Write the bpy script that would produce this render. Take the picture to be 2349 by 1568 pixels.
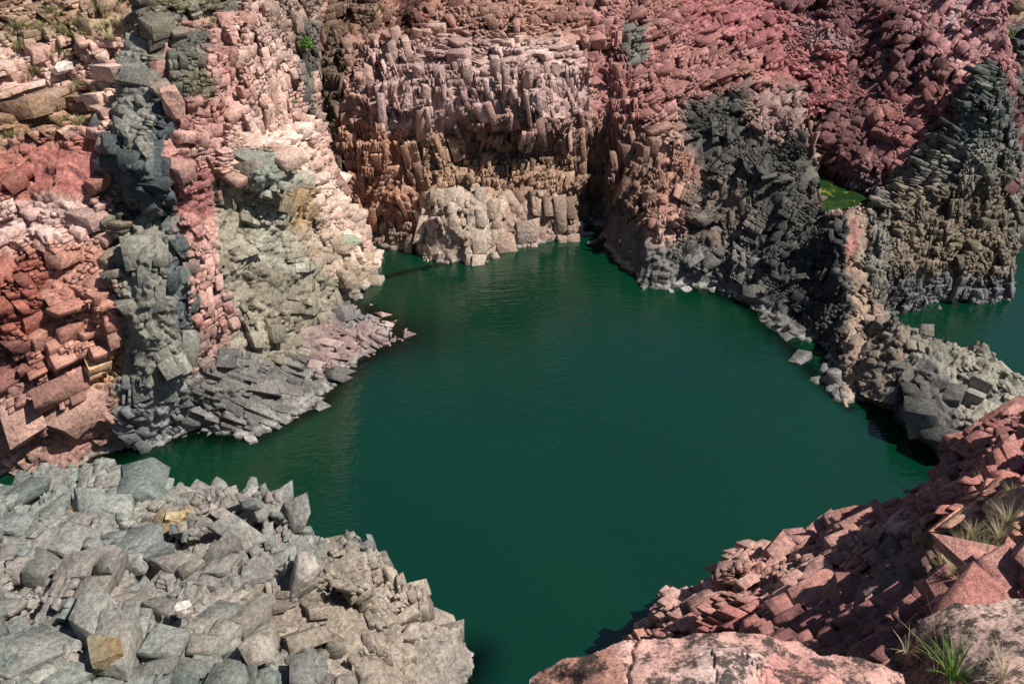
import bpy, bmesh, math, random
import numpy as np
R = math.radians
random.seed(7)
# ------------------------------------------------------------------ camera, sky, sun, exposure
sc = bpy.context.scene
for o in list(bpy.data.objects): bpy.data.objects.remove(o)
col = sc.collection
PW, PH, F = 2349.0, 1568.0, 2034.0        # frame units used for measuring the photograph
PITCH = R(32); CZ = 26.0
cam_d = bpy.data.cameras.new('camera'); cam = bpy.data.objects.new('camera', cam_d); col.objects.link(cam)
cam.location = (0, 0, CZ); cam.rotation_euler = (R(90) - PITCH, 0, 0)
cam_d.sensor_width = 36.0; cam_d.lens = 36.0 * F / PW; cam_d.clip_start = 0.1; cam_d.clip_end = 2000
cam_d.dof.use_dof = True; cam_d.dof.focus_distance = 38.0; cam_d.dof.aperture_fstop = 9.0
sc.camera = cam
SUN_EL, SUN_AZ = R(54), R(104)            # azimuth clockwise from +Y (the view direction)
w = bpy.data.worlds.new('World'); sc.world = w; w.use_nodes = True
nt = w.node_tree; nt.nodes.clear()
wo = nt.nodes.new('ShaderNodeOutputWorld'); bg = nt.nodes.new('ShaderNodeBackground'); sky = nt.nodes.new('ShaderNodeTexSky')
sky.sky_type = 'NISHITA'; sky.sun_disc = False; sky.sun_elevation = SUN_EL; sky.sun_rotation = SUN_AZ
sky.air_density = 1.0; sky.dust_density = 0.6; sky.ozone_density = 1.2
bg.inputs['Strength'].default_value = 0.05
nt.links.new(sky.outputs[0], bg.inputs['Color']); nt.links.new(bg.outputs[0], wo.inputs['Surface'])
sd = bpy.data.lights.new('sun', 'SUN'); so = bpy.data.objects.new('sun', sd); col.objects.link(so)
sd.energy = 5.0; sd.angle = R(0.53); sd.color = (1.0, 0.955, 0.88)
so.rotation_euler = (R(90) - SUN_EL, 0, -SUN_AZ + R(180)); so.location = (30, 0, 60)
sc.view_settings.view_transform = 'Standard'; sc.view_settings.look = 'None'
sc.view_settings.gamma = 1.0; sc.view_settings.use_curve_mapping = False
sc.view_settings.exposure = 0.52
sc.render.resolution_x = 1024; sc.render.resolution_y = 683
# ------------------------------------------------------------------ numeric helpers
cp, sp = math.cos(PITCH), math.sin(PITCH)
def raydir(u, v):
    x = (np.asarray(u, float) - PW/2)/F; y = (PH/2 - np.asarray(v, float))/F
    return np.stack([x + 0*y, cp + sp*y + 0*x, -sp + cp*y + 0*x], -1)
def at(u, v, k):
    """point seen at (u,v): k a number = world Y, or 'z1.5' = height above the water"""
    d = raydir(u, v)
    t = (float(k[1:]) - CZ)/d[2] if isinstance(k, str) else k/d[1]
    return np.array([0, 0, CZ]) + d*t
def uv_of(P):
    P = np.asarray(P, float); x = P[..., 0]; y = P[..., 1]; z = P[..., 2] - CZ
    f = y*cp - z*sp; up = y*sp + z*cp
    return PW/2 + F*x/f, PH/2 - F*up/f
def h32(*a, seed=0):
    h = np.full(np.broadcast(*a).shape, (seed*2654435761 + 97) & 0xffffffff, np.uint64)
    for q in a:
        h = (h ^ (q.astype(np.int64) & 0xffffffff).astype(np.uint64)) * np.uint64(0x9E3779B1) & np.uint64(0xffffffff)
        h ^= h >> np.uint64(15); h = h*np.uint64(0x85EBCA77) & np.uint64(0xffffffff); h ^= h >> np.uint64(13)
    return h
def hf(*a, seed=0): return h32(*a, seed=seed).astype(np.float64)/4294967296.0
def vnoise(P, scale, seed=0):
    q = P/scale; i = np.floor(q).astype(np.int64); f = q - i; f = f*f*(3 - 2*f); r = 0
    for dx in (0, 1):
        for dy in (0, 1):
            for dz in (0, 1):
                wgt = (f[:, 0] if dx else 1 - f[:, 0])*(f[:, 1] if dy else 1 - f[:, 1])*(f[:, 2] if dz else 1 - f[:, 2])
                r = r + wgt*hf(i[:, 0] + dx, i[:, 1] + dy, i[:, 2] + dz, seed=seed)
    return r*2 - 1
def fbm(P, scale, seed=0, octs=3):
    r = 0; a = 1.0
    for k in range(octs): r = r + a*vnoise(P, scale/2**k, seed + k*13); a *= .5
    return r
def unit(a): return a/np.maximum(np.linalg.norm(a, axis=-1, keepdims=True), 1e-9)
def frame(yaw=0, dip=0, roll=0):
    """rows = local axes: 0 along the face, 1 into the rock, 2 up; dip tilts up-axis in the face plane"""
    cy, sy = math.cos(R(yaw)), math.sin(R(yaw)); cd, sdp = math.cos(R(dip)), math.sin(R(dip)); cr, sr = math.cos(R(roll)), math.sin(R(roll))
    Z = np.array([[cy, sy, 0], [-sy, cy, 0], [0, 0, 1.]])
    D = np.array([[cd, 0, sdp], [0, 1, 0], [-sdp, 0, cd]]); X = np.array([[1, 0, 0], [0, cr, sr], [0, -sr, cr]])
    return X @ D @ Z
def cells(P, fr, size, seed=0, kind='vor', jit=.85, warp=.25):
    """jointed-rock cell of every point"""
    s = np.array(size, float)
    Q = (P @ fr.T)/s
    ms = float(np.median(s))
    if warp:
        Q = Q + np.stack([vnoise(P, ms*2.2, seed + 31*k) for k in range(3)], 1)*warp
    if kind == 'brick':
        iz = np.floor(Q[:, 2] + .35*np.sin(Q[:, 2]*2.1)); 
        qx = Q[:, 0] + hf(iz, seed=seed)*3; qx = qx + .3*np.sin(qx*2.4 + iz*1.7); ix = np.floor(qx)
        qy = Q[:, 1] + hf(iz, ix, seed=seed + 1)*3; iy = np.floor(qy)
        return h32(ix, iy, iz, seed=seed).astype(np.int64)
    i0 = np.floor(Q).astype(np.int64); best = np.full(len(P), 1e9); bid = np.zeros(len(P), np.int64)
    for dx in (-1, 0, 1):
        for dy in (-1, 0, 1):
            for dz in (-1, 0, 1):
                c = i0 + (dx, dy, dz); h = h32(c[:, 0], c[:, 1], c[:, 2], seed=seed)
                f1 = (h & np.uint64(1023)).astype(float)/1023; f2 = ((h >> np.uint64(10)) & np.uint64(1023)).astype(float)/1023; f3 = ((h >> np.uint64(20)) & np.uint64(1023)).astype(float)/1023
                a = np.abs(Q[:, 0] - c[:, 0] - .5 - (f1 - .5)*jit); b = np.abs(Q[:, 1] - c[:, 1] - .5 - (f2 - .5)*jit); e = np.abs(Q[:, 2] - c[:, 2] - .5 - (f3 - .5)*jit)
                if kind == 'cheb': d = np.maximum(np.maximum(a, b), e) + .25*(a + b + e)
                else: d = a*a + b*b + e*e
                m = d < best; best[m] = d[m]; bid[m] = h.astype(np.int64)[m]
    return bid
def inpoly(U, V, poly):
    p = np.array(poly, float); ins = np.zeros(U.shape, bool)
    for k in range(len(p)):
        x1, y1 = p[k]; x2, y2 = p[(k + 1) % len(p)]
        if y1 == y2: continue
        c = ((V < y1) != (V < y2)) & (U < (x2 - x1)*(V - y1)/(y2 - y1) + x1); ins ^= c
    return ins
def polymask(U, V, poly, feather):
    """soft membership of a traced rock unit"""
    p = np.array(poly, float); out = np.zeros(U.shape)
    x0, y0 = p.min(0) - feather; x1, y1 = p.max(0) + feather
    k = np.nonzero((U > x0) & (U < x1) & (V > y0) & (V < y1))[0]
    if len(k) == 0: return out
    u, v = U[k], V[k]; ins = inpoly(u, v, poly); d = np.full(u.shape, 1e9)
    for i in range(len(p)):
        a = p[i]; b = p[(i + 1) % len(p)]; ab = b - a; L = max(ab @ ab, 1e-9)
        t = np.clip(((u - a[0])*ab[0] + (v - a[1])*ab[1])/L, 0, 1)
        d = np.minimum(d, (u - a[0] - t*ab[0])**2 + (v - a[1] - t*ab[1])**2)
    d = np.sqrt(d); s = np.where(ins, d, -d)
    x = np.clip(.5 + s/(2*feather), 0, 1); out[k] = x*x*(3 - 2*x)
    return out
def lin(c):
    c = np.array(c, float)/255; return np.where(c < .04045, c/12.92, ((c + .055)/1.055)**2.4)
def tps(pts, vals, Q):
    A = np.array(pts, float)/1000; n = len(A)
    def K(a, b):
        r2 = ((a[:, None, :] - b[None, :, :])**2).sum(-1); return .5*r2*np.log(r2 + 1e-12)
    M = np.zeros((n + 3, n + 3)); M[:n, :n] = K(A, A) + np.eye(n)*2e-4; M[:n, n] = 1; M[:n, n+1:] = A; M[n, :n] = 1; M[n+1:, :n] = A.T
    s = np.linalg.solve(M, np.concatenate([vals, [0, 0, 0]])); out = np.empty(len(Q)); q = Q/1000
    for k in range(0, len(q), 60000):
        e = q[k:k+60000]; out[k:k+60000] = K(e, A) @ s[:n] + s[n] + e @ s[n+1:]
    return out
# ------------------------------------------------------------------ node helpers and materials
def new_mat(name):
    m = bpy.data.materials.new(name); m.use_nodes = True; n = m.node_tree; n.nodes.clear()
    return m, n, n.nodes, n.links
def N(ns, t, **k):
    x = ns.new(t)
    for a, b in k.items():
        if a.startswith('i_'): x.inputs[a[2:].replace('_', ' ')].default_value = b
        else: setattr(x, a, b)
    return x
def mixc(ns, l, fac, a, b, blend='MIX'):
    m = ns.new('ShaderNodeMix'); m.data_type = 'RGBA'; m.blend_type = blend
    for s, x in ((m.inputs[0], fac), (m.inputs[6], a), (m.inputs[7], b)):
        if isinstance(x, (int, float)): s.default_value = x
        elif isinstance(x, tuple): s.default_value = x
        else: l.new(x, s)
    return m.outputs[2]
def ramp(ns, l, src, stops):
    r = ns.new('ShaderNodeValToRGB'); e = r.color_ramp.elements
    while len(e) < len(stops): e.new(.5)
    for el, (p, c) in zip(e, stops): el.position = p; el.color = (c, c, c, 1) if isinstance(c, (int, float)) else tuple(c) + (1,)
    l.new(src, r.inputs[0]); return r.outputs[0]
def rock_material(name, scale=1.0, bump=.9, rough=.85, lichen=0.0, grain=.5):
    m, n, ns, l = new_mat(name)
    out = N(ns, 'ShaderNodeOutputMaterial'); b = N(ns, 'ShaderNodeBsdfPrincipled', i_Roughness=rough); l.new(b.outputs[0], out.inputs[0])
    b.inputs['Specular IOR Level'].default_value = .25
    at_ = N(ns, 'ShaderNodeAttribute', attribute_name='rock_colour'); g = N(ns, 'ShaderNodeNewGeometry'); pos = g.outputs['Position']
    def noise(s, d=6, r=.6):
        x = N(ns, 'ShaderNodeTexNoise'); x.inputs['Scale'].default_value = s/scale; x.inputs['Detail'].default_value = d; x.inputs['Roughness'].default_value = r; l.new(pos, x.inputs['Vector']); return x.outputs['Fac']
    n1, n2, n3 = noise(1.3), noise(7.0), noise(34.0, 4)
    c = mixc(ns, l, 1.0, at_.outputs['Color'], ramp(ns, l, n1, [(.3, .78), (.7, 1.2)]), 'MULTIPLY')
    c = mixc(ns, l, 1.0, c, ramp(ns, l, n2, [(.3, .55), (.5, 1.0), (.72, 1.42)]), 'MULTIPLY')
    c = mixc(ns, l, 1.0, c, ramp(ns, l, n3, [(.3, 1 - grain), (.7, 1 + grain)]), 'MULTIPLY')
    st = mixc(ns, l, .55, c, (.16, .10, .055, 1))
    c = mixc(ns, l, ramp(ns, l, noise(2.6, 8, .7), [(.60, 0.0), (.74, .6)]), c, st)
    if lichen:
        c = mixc(ns, l, ramp(ns, l, noise(.9, 14, .82), [(.485, 0.0), (.54, lichen)]), c, (.018, .018, .016, 1))
    l.new(c, b.inputs['Base Color'])
    bp = N(ns, 'ShaderNodeBump'); bp.inputs['Strength'].default_value = bump; bp.inputs['Distance'].default_value = .07*scale
    bp2 = N(ns, 'ShaderNodeBump'); bp2.inputs['Strength'].default_value = bump; bp2.inputs['Distance'].default_value = .04*scale
    v = N(ns, 'ShaderNodeTexNoise'); v.noise_type = 'RIDGED_MULTIFRACTAL'; v.inputs['Scale'].default_value = 2.4/scale; v.inputs['Detail'].default_value = 7; l.new(pos, v.inputs['Vector'])
    l.new(v.outputs['Fac'], bp.inputs['Height']); l.new(noise(22, 6, .7), bp2.inputs['Height']); 
    vr = N(ns, 'ShaderNodeTexVoronoi'); vr.inputs['Scale'].default_value = 4.2/scale; dv = N(ns, 'ShaderNodeVectorMath', operation='MULTIPLY_ADD'); nd = N(ns, 'ShaderNodeTexNoise'); nd.inputs['Scale'].default_value = 3/scale; l.new(pos, nd.inputs['Vector']); l.new(nd.outputs['Color'], dv.inputs[0]); dv.inputs[1].default_value = (.35*scale,)*3; l.new(pos, dv.inputs[2]); l.new(dv.outputs[0], vr.inputs['Vector'])
    bp3 = N(ns, 'ShaderNodeBump'); bp3.inputs['Strength'].default_value = bump*.6; bp3.inputs['Distance'].default_value = .06*scale; l.new(vr.outputs['Distance'], bp3.inputs['Height']); l.new(bp.outputs[0], bp3.inputs['Normal']); l.new(bp3.outputs[0], bp2.inputs['Normal']); l.new(bp2.outputs[0], b.inputs['Normal'])
    return m
MAT_ROCK = rock_material('fractured_rock')
MAT_NEAR = rock_material('weathered_granite', scale=.13, bump=.35, lichen=.9, grain=.35)
def plain_mat(name, c, rough=.8, var=.3, sc_=8.0, trans=0.0):
    m, n, ns, l = new_mat(name)
    out = N(ns, 'ShaderNodeOutputMaterial'); b = N(ns, 'ShaderNodeBsdfPrincipled', i_Roughness=rough); l.new(b.outputs[0], out.inputs[0])
    g = N(ns, 'ShaderNodeNewGeometry'); x = N(ns, 'ShaderNodeTexNoise'); x.inputs['Scale'].default_value = sc_; x.inputs['Detail'].default_value = 6; l.new(g.outputs['Position'], x.inputs['Vector'])
    l.new(mixc(ns, l, 1.0, tuple(c) + (1,), ramp(ns, l, x.outputs['Fac'], [(.3, 1 - var), (.7, 1 + var)]), 'MULTIPLY'), b.inputs['Base Color'])
    bp = N(ns, 'ShaderNodeBump'); bp.inputs['Strength'].default_value = .3; bp.inputs['Distance'].default_value = .02; l.new(x.outputs['Fac'], bp.inputs['Height']); l.new(bp.outputs[0], b.inputs['Normal'])
    return m
# ------------------------------------------------------------------ mesh helpers
def tag(o, label=None, cat=None, group=None, kind=None):
    if label: o['label'] = label
    if cat: o['category'] = cat
    if group: o['group'] = group
    if kind: o['kind'] = kind
    return o
def mesh_obj(name, V, Q, mat, parent=None, colr=None, origin=None, smooth=False, tris=None):
    V = np.asarray(V, np.float32)
    if origin is not None: V = V - np.asarray(origin, np.float32)
    me = bpy.data.meshes.new(name); nq = len(Q); ntq = 0 if tris is None else len(tris)
    me.vertices.add(len(V)); me.vertices.foreach_set('co', V.ravel())
    me.loops.add(nq*4 + ntq*3); li = np.asarray(Q, np.int32).ravel()
    if ntq: li = np.concatenate([li, np.asarray(tris, np.int32).ravel()])
    me.loops.foreach_set('vertex_index', li); me.polygons.add(nq + ntq)
    me.polygons.foreach_set('loop_start', np.concatenate([np.arange(nq)*4, nq*4 + np.arange(ntq)*3]).astype(np.int32))
    if smooth: me.polygons.foreach_set('use_smooth', np.ones(nq + ntq, bool))
    if colr is not None:
        a = me.color_attributes.new('rock_colour', 'FLOAT_COLOR', 'POINT'); c = np.ones((len(V), 4), np.float32); c[:, :3] = colr
        a.data.foreach_set('color', c.ravel())
    me.update(calc_edges=True); me.materials.append(mat)
    o = bpy.data.objects.new(name, me); col.objects.link(o)
    if origin is not None: o.location = origin
    if parent is not None: o.parent = parent
    return o
# ------------------------------------------------------------------ surfaces and jointed rock
def surface(ctrl, bumps=()):
    pts, vals = [], []
    for (a, b, k) in ctrl:
        d = raydir(a, b); t = (float(k[1:]) - CZ)/d[2] if isinstance(k, str) else k/d[1]
        pts.append((a, b)); vals.append(100.0/t)
    vals = np.array(vals); lo, hi = vals.min()*.8, vals.max()*1.15
    def pos(U, V):
        w = np.clip(tps(pts, vals, np.stack([U, V], 1)), lo, hi); t = 100.0/w
        for (a, b, ru, rv, m) in bumps: t = t - m*np.exp(-(((U - a)/ru)**2 + ((V - b)/rv)**2)**1.5)
        return np.array([0, 0, CZ]) + raydir(U, V)*t[:, None]
    def norm(U, V, e=9.0, true=False):
        gx = pos(U + e, V) - pos(U - e, V); gy = pos(U, V + e) - pos(U, V - e); n = unit(np.cross(gy, gx))
        n[(n*raydir(U, V)).sum(1) > 0] *= -1
        if true: return n
        # faces seen almost edge-on are turned a little to the open side so that blocks keep a body
        rd = unit(raydir(U, V)); c = -(n*rd).sum(1); k = np.clip(.72 - c, 0, .8)[:, None]
        return unit(n - rd*k*1.15)
    return pos, norm
def base_shell(name, label, poly, pos, norm, step, sink, c_of, mat, skirt, seed, noise=0.0, smooth=False, edge=0.0, sel=None, facets=None, wob=0.0):
    """continuous rock behind the blocks, its border carried back and down so the mass has real thickness"""
    p = np.array(poly, float); u0, v0 = p.min(0); u1, v1 = p.max(0)
    us = np.arange(u0, u1 + step, step); vs = np.arange(v0, v1 + step, step)
    U, V = np.meshgrid(us, vs); H, W_ = U.shape; U = U.ravel(); V = V.ravel(); q3 = np.stack([U, V, 0*U], 1)
    mask = inpoly(U + vnoise(q3, 30, seed + 5)*edge, V + vnoise(q3, 30, seed + 7)*edge, poly)
    if sel is not None: mask &= sel(U, V)
    idx = np.nonzero(mask)[0]; remap = np.full(H*W_, -1, np.int64); remap[idx] = np.arange(len(idx)); U = U[idx]; V = V[idx]
    P = pos(U, V); Nn = norm(U, V); P0 = P.copy()
    if facets is not None: P, shade = facets(U, V, P, Nn, idx, H*W_, (H, W_))
    else: P = P - Nn*sink; shade = None
    if noise: P = P + Nn*(fbm(P0, noise*14, seed + 1, 5)*noise)[:, None]
    if wob: P = P + Nn*(fbm(P0, wob*4, seed + 2, 2)*wob)[:, None]
    g = remap.reshape(H, W_); a = g[:-1, :-1].ravel(); b = g[:-1, 1:].ravel(); c = g[1:, 1:].ravel(); d = g[1:, :-1].ravel()
    ok = (a >= 0) & (b >= 0) & (c >= 0) & (d >= 0); Q = np.stack([d, c, b, a], 1)[ok]
    E = np.concatenate([Q[:, [0, 1]], Q[:, [1, 2]], Q[:, [2, 3]], Q[:, [3, 0]]]); key = np.minimum(E[:, 0], E[:, 1])*10000019 + np.maximum(E[:, 0], E[:, 1])
    _, ui, uc = np.unique(key, return_index=True, return_counts=True); B = E[ui[uc == 1]]; bv, bi = np.unique(B, return_inverse=True); bi = bi.reshape(-1, 2)
    hd = unit(P[bv] - np.array([0, 0, CZ])); s1, s2, s3 = skirt; rings = []
    for (bk, dn) in ((s1*.6, s1*.12), (s2, s2*.35), (s3, s3*1.0)):
        r = P[bv] + hd*bk - np.array([0, 0, 1.])*dn; rings.append(r + np.stack([vnoise(r, s1*2, seed + 200 + k) for k in range(3)], 1)*bk*.15)
    n0, nb = len(P), len(bv); VV = np.concatenate([P] + rings); idr = [bv] + [n0 + k*nb + np.arange(nb) for k in range(3)]
    SQ = [np.stack([idr[k][bi[:, 0]], idr[k][bi[:, 1]], idr[k+1][bi[:, 1]], idr[k+1][bi[:, 0]]], 1) for k in range(3)]
    C = c_of(U, V, P, P0, None, shade); CC = np.concatenate([C, C[bv], C[bv], C[bv]])
    o = mesh_obj(name, VV, np.concatenate([Q] + SQ), mat, None, CC, smooth=smooth)
    return tag(o, label, kind='structure')
def painter(paint, seed, wl, dirt=0.0):
    def f(U, V, P, P0, mixv=None, shade=None):
        n = len(U)
        mx = np.clip(.5 + fbm(P0, 1.6, seed + 71, 4)*.5 + (0 if mixv is None else mixv), 0, 1)[:, None]
        cw = vnoise(P0, 2.2, seed + 95)*15 + vnoise(P0, .5, seed + 97)*7; cw2 = vnoise(P0, 1.6, seed + 96)*15; C = np.zeros((n, 3))
        jit = 0 if mixv is None else mixv*1.2
        for (pl, c1, c2, fe) in paint:
            cc = lin(c1)*(1 - mx) + lin(c2)*mx
            if pl is None: a = 1.0
            else: a = np.clip((polymask(U + cw, V + cw2, pl, fe*1.3) - .5)*1.0 + .5, 0, 1)[:, None]
            C = C*(1 - a) + cc*a
        l = C @ np.array([.25, .6, .15]); C = l[:, None] + (C - l[:, None])*SAT
        if shade is not None: C = C*(1 + shade)[:, None]
        if wl:
            hN = vnoise(P0, .7, seed + 41)*.1
            a = np.clip(1 - np.abs(P[:, 2] - .15 - hN)/.13, 0, 1)[:, None]*.75; C = C*(1 - a) + lin((172, 168, 164))*a
            a = np.clip((.05 - P[:, 2])/.05, 0, 1)[:, None]; C = C*(1 - a) + (C*.6 + np.array([.012, .010, .004]))*a
        return np.clip(C*ALB, .008, .85)
    return f
SAT, ALB = .80, .80
TF, OF = (1.0, .8, .5), (.85, .65, .42)

def B(fr, asp=(1, 1, 1), s=(.35, 1.6), stop=.3, prot=.25, tilt=.9, sink=.40, irr=.55, fit=0.0, spin=0.0, fill=.97, warp=.03, shear=.26, rel=.45, chip=.28, facet=(.9, .10), f2=(.35, .05), group=2.4, gtilt=7.0):
    """one joint system: frame, block proportions, smallest/largest block in metres, how far blocks stand out, rock behind them"""
    asp = np.array(asp, float); asp = asp/asp.prod()**(1/3)
    return dict(fr=fr, asp=asp, s=s, stop=stop, prot=prot, tilt=tilt, sink=sink, fill=fill, warp=warp, chip=chip, facet=facet, f2=f2, group=group, gtilt=gtilt, shear=shear, rel=rel, irr=irr, fit=fit, spin=spin)
# chamfered block: 24 corners, 6 faces, 12 edge strips, 8 corner facets = 44 triangles
_sg = np.array([(x, y, z) for x in (-1, 1) for y in (-1, 1) for z in (-1, 1)], float)
def _template():
    vid = lambda c, a: c*3 + a
    quads, tris = [], []
    def cidx(s): return int((s[0] > 0)*4 + (s[1] > 0)*2 + (s[2] > 0))
    def orient(vs, cen, keyed):
        p = [keyed[v] for v in vs]; n = np.cross(p[1] - p[0], p[2] - p[0]); return vs if n @ cen > 0 else vs[::-1]
    keyed = {}
    for c in range(8):
        for a in range(3):
            q = _sg[c]*.8; q = q.copy(); q[a] = _sg[c][a]; keyed[vid(c, a)] = q
    for a in range(3):
        o = [k for k in range(3) if k != a]
        for s in (-1, 1):
            vs = []
            for t in ((-1, -1), (1, -1), (1, 1), (-1, 1)):
                g = [0, 0, 0]; g[a] = s; g[o[0]] = t[0]; g[o[1]] = t[1]; vs.append(vid(cidx(g), a))
            cen = np.zeros(3); cen[a] = s; quads.append(orient(vs, cen, keyed))
    for a in range(3):
        b, c_ = [k for k in range(3) if k != a]
        for sb in (-1, 1):
            for sc_ in (-1, 1):
                g0 = [0, 0, 0]; g1 = [0, 0, 0]; g0[a] = -1; g1[a] = 1
                for g in (g0, g1): g[b] = sb; g[c_] = sc_
                vs = [vid(cidx(g0), b), vid(cidx(g1), b), vid(cidx(g1), c_), vid(cidx(g0), c_)]; cen = np.zeros(3); cen[b] = sb; cen[c_] = sc_
                quads.append(orient(vs, cen, keyed))
    for c in range(8): tris.append(orient([vid(c, 0), vid(c, 1), vid(c, 2)], _sg[c], keyed))
    return np.array(quads), np.array(tris)
TQ, TT = _template(); BQ = TQ[:6]//3
def rot_small(n, deg, rg):
    w = rg.normal(size=(n, 3))*math.radians(deg); th = np.linalg.norm(w, axis=1) + 1e-9; k = w/th[:, None]; K = np.zeros((n, 3, 3))
    K[:, 0, 1] = -k[:, 2]; K[:, 0, 2] = k[:, 1]; K[:, 1, 0] = k[:, 2]; K[:, 1, 2] = -k[:, 0]; K[:, 2, 0] = -k[:, 1]; K[:, 2, 1] = k[:, 0]
    return np.eye(3) + np.sin(th)[:, None, None]*K + (1 - np.cos(th))[:, None, None]*(K @ K)
def rock_blocks(roots, poly, ctrl, styles, paint, seed=1, bumps=(), wl=True, mat=None, block='rock_block', maxblocks=300, minpx=10, skirt=(.4, 1.6, 4.5), step=3.1, tone=1.0):
    mat = mat or MAT_ROCK; pos, norm = surface(ctrl, bumps); col_of = painter(paint, seed, wl); rg = np.random.default_rng(seed)
    C0 = np.array([0, 0, CZ])
    # raster of the base surface
    p = np.array(poly, float); u0, v0 = p.min(0) - 30; u1, v1 = p.max(0) + 30; gs = 6.0; gu = np.arange(u0, u1, gs); gv = np.arange(v0, v1, gs); GU, GV = np.meshgrid(gu, gv); GH, GW = GU.shape
    GP = pos(GU.ravel(), GV.ravel()); GN = norm(GU.ravel(), GV.ravel(), 9.0, True); sid = np.zeros(GH*GW, int)
    for k in range(1, len(styles)): sid[inpoly(GU.ravel(), GV.ravel(), styles[k][0])] = k
    ins = inpoly(GU.ravel(), GV.ravel(), poly)
    def look(X):
        u, v = uv_of(X); i = np.clip(((v - v0)/gs + .5).astype(int), 0, GH - 1); j = np.clip(((u - u0)/gs + .5).astype(int), 0, GW - 1); return i*GW + j, u, v
    def sdist(X):
        k, u, v = look(X); d = unit(X - C0); n = GN[k]; pd = (GP[k] - C0)
        t = (pd*n).sum(1)/np.minimum((d*n).sum(1), -.12)         # ray against the tangent plane of the base surface
        t = np.clip(t, .7*np.linalg.norm(pd, axis=1), 1.4*np.linalg.norm(pd, axis=1)); return ((X - C0 - d*t[:, None])*n).sum(1), k, u, v
    allc, allh, allR, alls, allg = [], [], [], [], []
    for k, (pl, st) in enumerate(styles):
        if st['fill'] <= 0: continue
        m = (sid == k) & ins
        if not m.any(): continue
        X = GP[m]
        if st['fit']:        # joints that follow the face: one axis turned towards the mean direction of the face
            nn_ = unit(GN[m].mean(0)); f1 = unit(st['fr'][1]*(1 - st['fit']) - nn_*st['fit']); up = unit(st['fr'][2]*math.cos(st['spin']) + st['fr'][0]*math.sin(st['spin'])); f2_ = unit(up - f1*(up @ f1)); f0 = np.cross(f1, f2_)
            st['fr'] = np.stack([f0, f1, f2_])
        fr = st['fr']; Q = X @ fr.T; g = st['group']*st['asp']/st['asp'].max()*1.0; g = np.maximum(g, .8)
        nb = []
        for a in (-1, 0, 1):
            ix = np.floor(Q[:, 0]/g[0]).astype(int) + a
            for b in (-1, 0, 1):
                iy = np.floor(Q[:, 1]/g[1] + hf(ix, seed=seed + 3)).astype(int) + b; iz = np.floor(Q[:, 2]/g[2] + hf(ix, iy, seed=seed + 4)).astype(int)
                nb += [np.unique(np.stack([ix, iy, iz + q], 1), axis=0) for q in (-1, 0, 1)]
        cell = np.unique(np.concatenate(nb), axis=0); ci = cell.astype(float) + .5
        ci[:, 1] -= hf(cell[:, 0], seed=seed + 3); ci[:, 2] -= hf(cell[:, 0], cell[:, 1], seed=seed + 4); c = ci*g; h = np.tile(g/2, (len(c), 1)); gid = np.arange(len(c)); go = rg.uniform(-1, .85, len(c))*st['rel']; gmax = st['rel']; leafc, leafh, leafg = [], [], []
        for it in range(22):
            if len(c) == 0: break
            s, kk, u, v = sdist(c @ fr); n = GN[kk]; sup = (np.abs(n @ fr.T)*h).sum(1); keep = (s > -2.2*sup - .05 - gmax) & (s < 1.3*sup + gmax); c, h, gid = c[keep], h[keep], gid[keep]
            if len(c) == 0: break
            e = 2*h/st['asp']; mx = e.max(1); r = rg.random(len(c)); stopm = (mx < st['s'][0]) | ((mx < st['s'][1]) & (r < st['stop']))
            leafc.append(c[stopm]); leafh.append(h[stopm]); leafg.append(gid[stopm]); c, h, gid, e = c[~stopm], h[~stopm], gid[~stopm], e[~stopm]
            if len(c) == 0: break
            ax = np.argmax(e*rg.uniform(.75, 1.25, e.shape), 1); f = rg.uniform(.32, .68, len(c)); ii = np.arange(len(c))
            h1 = h.copy(); h2 = h.copy(); c1 = c.copy(); c2 = c.copy(); ha = h[ii, ax]; h1[ii, ax] = ha*f; h2[ii, ax] = ha*(1 - f); c1[ii, ax] -= ha*(1 - f); c2[ii, ax] += ha*f
            c = np.concatenate([c1, c2]); h = np.concatenate([h1, h2]); gid = np.concatenate([gid, gid])
        c = np.concatenate(leafc); h = np.concatenate(leafh); gid = np.concatenate(leafg)
        s, kk, u, v = sdist(c @ fr); n = GN[kk]; sup = (np.abs(n @ fr.T)*h).sum(1)
        s = s - go[gid]; keep = (s > -1.6*sup - .03) & (s < sup*(st['prot']*(rg.random(len(c))*1.6 - .6))) & (sid[kk] == k) & inpoly(u, v, poly) & (rg.random(len(c)) < st['fill'])
        c, h, gid = c[keep], h[keep], gid[keep]; uq, inv = np.unique(gid, return_inverse=True); Rg = rot_small(len(uq), st['gtilt'], rg); Sh = np.tile(np.eye(3), (len(uq), 1, 1)); Sh[:, 0, 2] = rg.normal(size=len(uq))*st['shear']; Sh[:, 1, 2] = rg.normal(size=len(uq))*st['shear']*.7; Sh[:, 0, 1] = rg.normal(size=len(uq))*st['shear']; Rg = Rg @ (fr.T @ Sh @ fr); gc = np.stack([np.bincount(inv, c[:, q])/np.bincount(inv) for q in range(3)], 1)
        Rl = rot_small(len(c), st['tilt'], rg); cw = gc[inv] @ fr + np.einsum('nij,nj->ni', Rg[inv], (c - gc[inv]) @ fr)
        allc.append(cw); allh.append(h); allR.append(np.einsum('nij,njk->nik', np.einsum('nij,njk->nik', Rg[inv], Rl), np.tile(fr.T, (len(c), 1, 1)))); alls.append(np.full(len(c), k)); allg.append(inv + k*100000)
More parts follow.
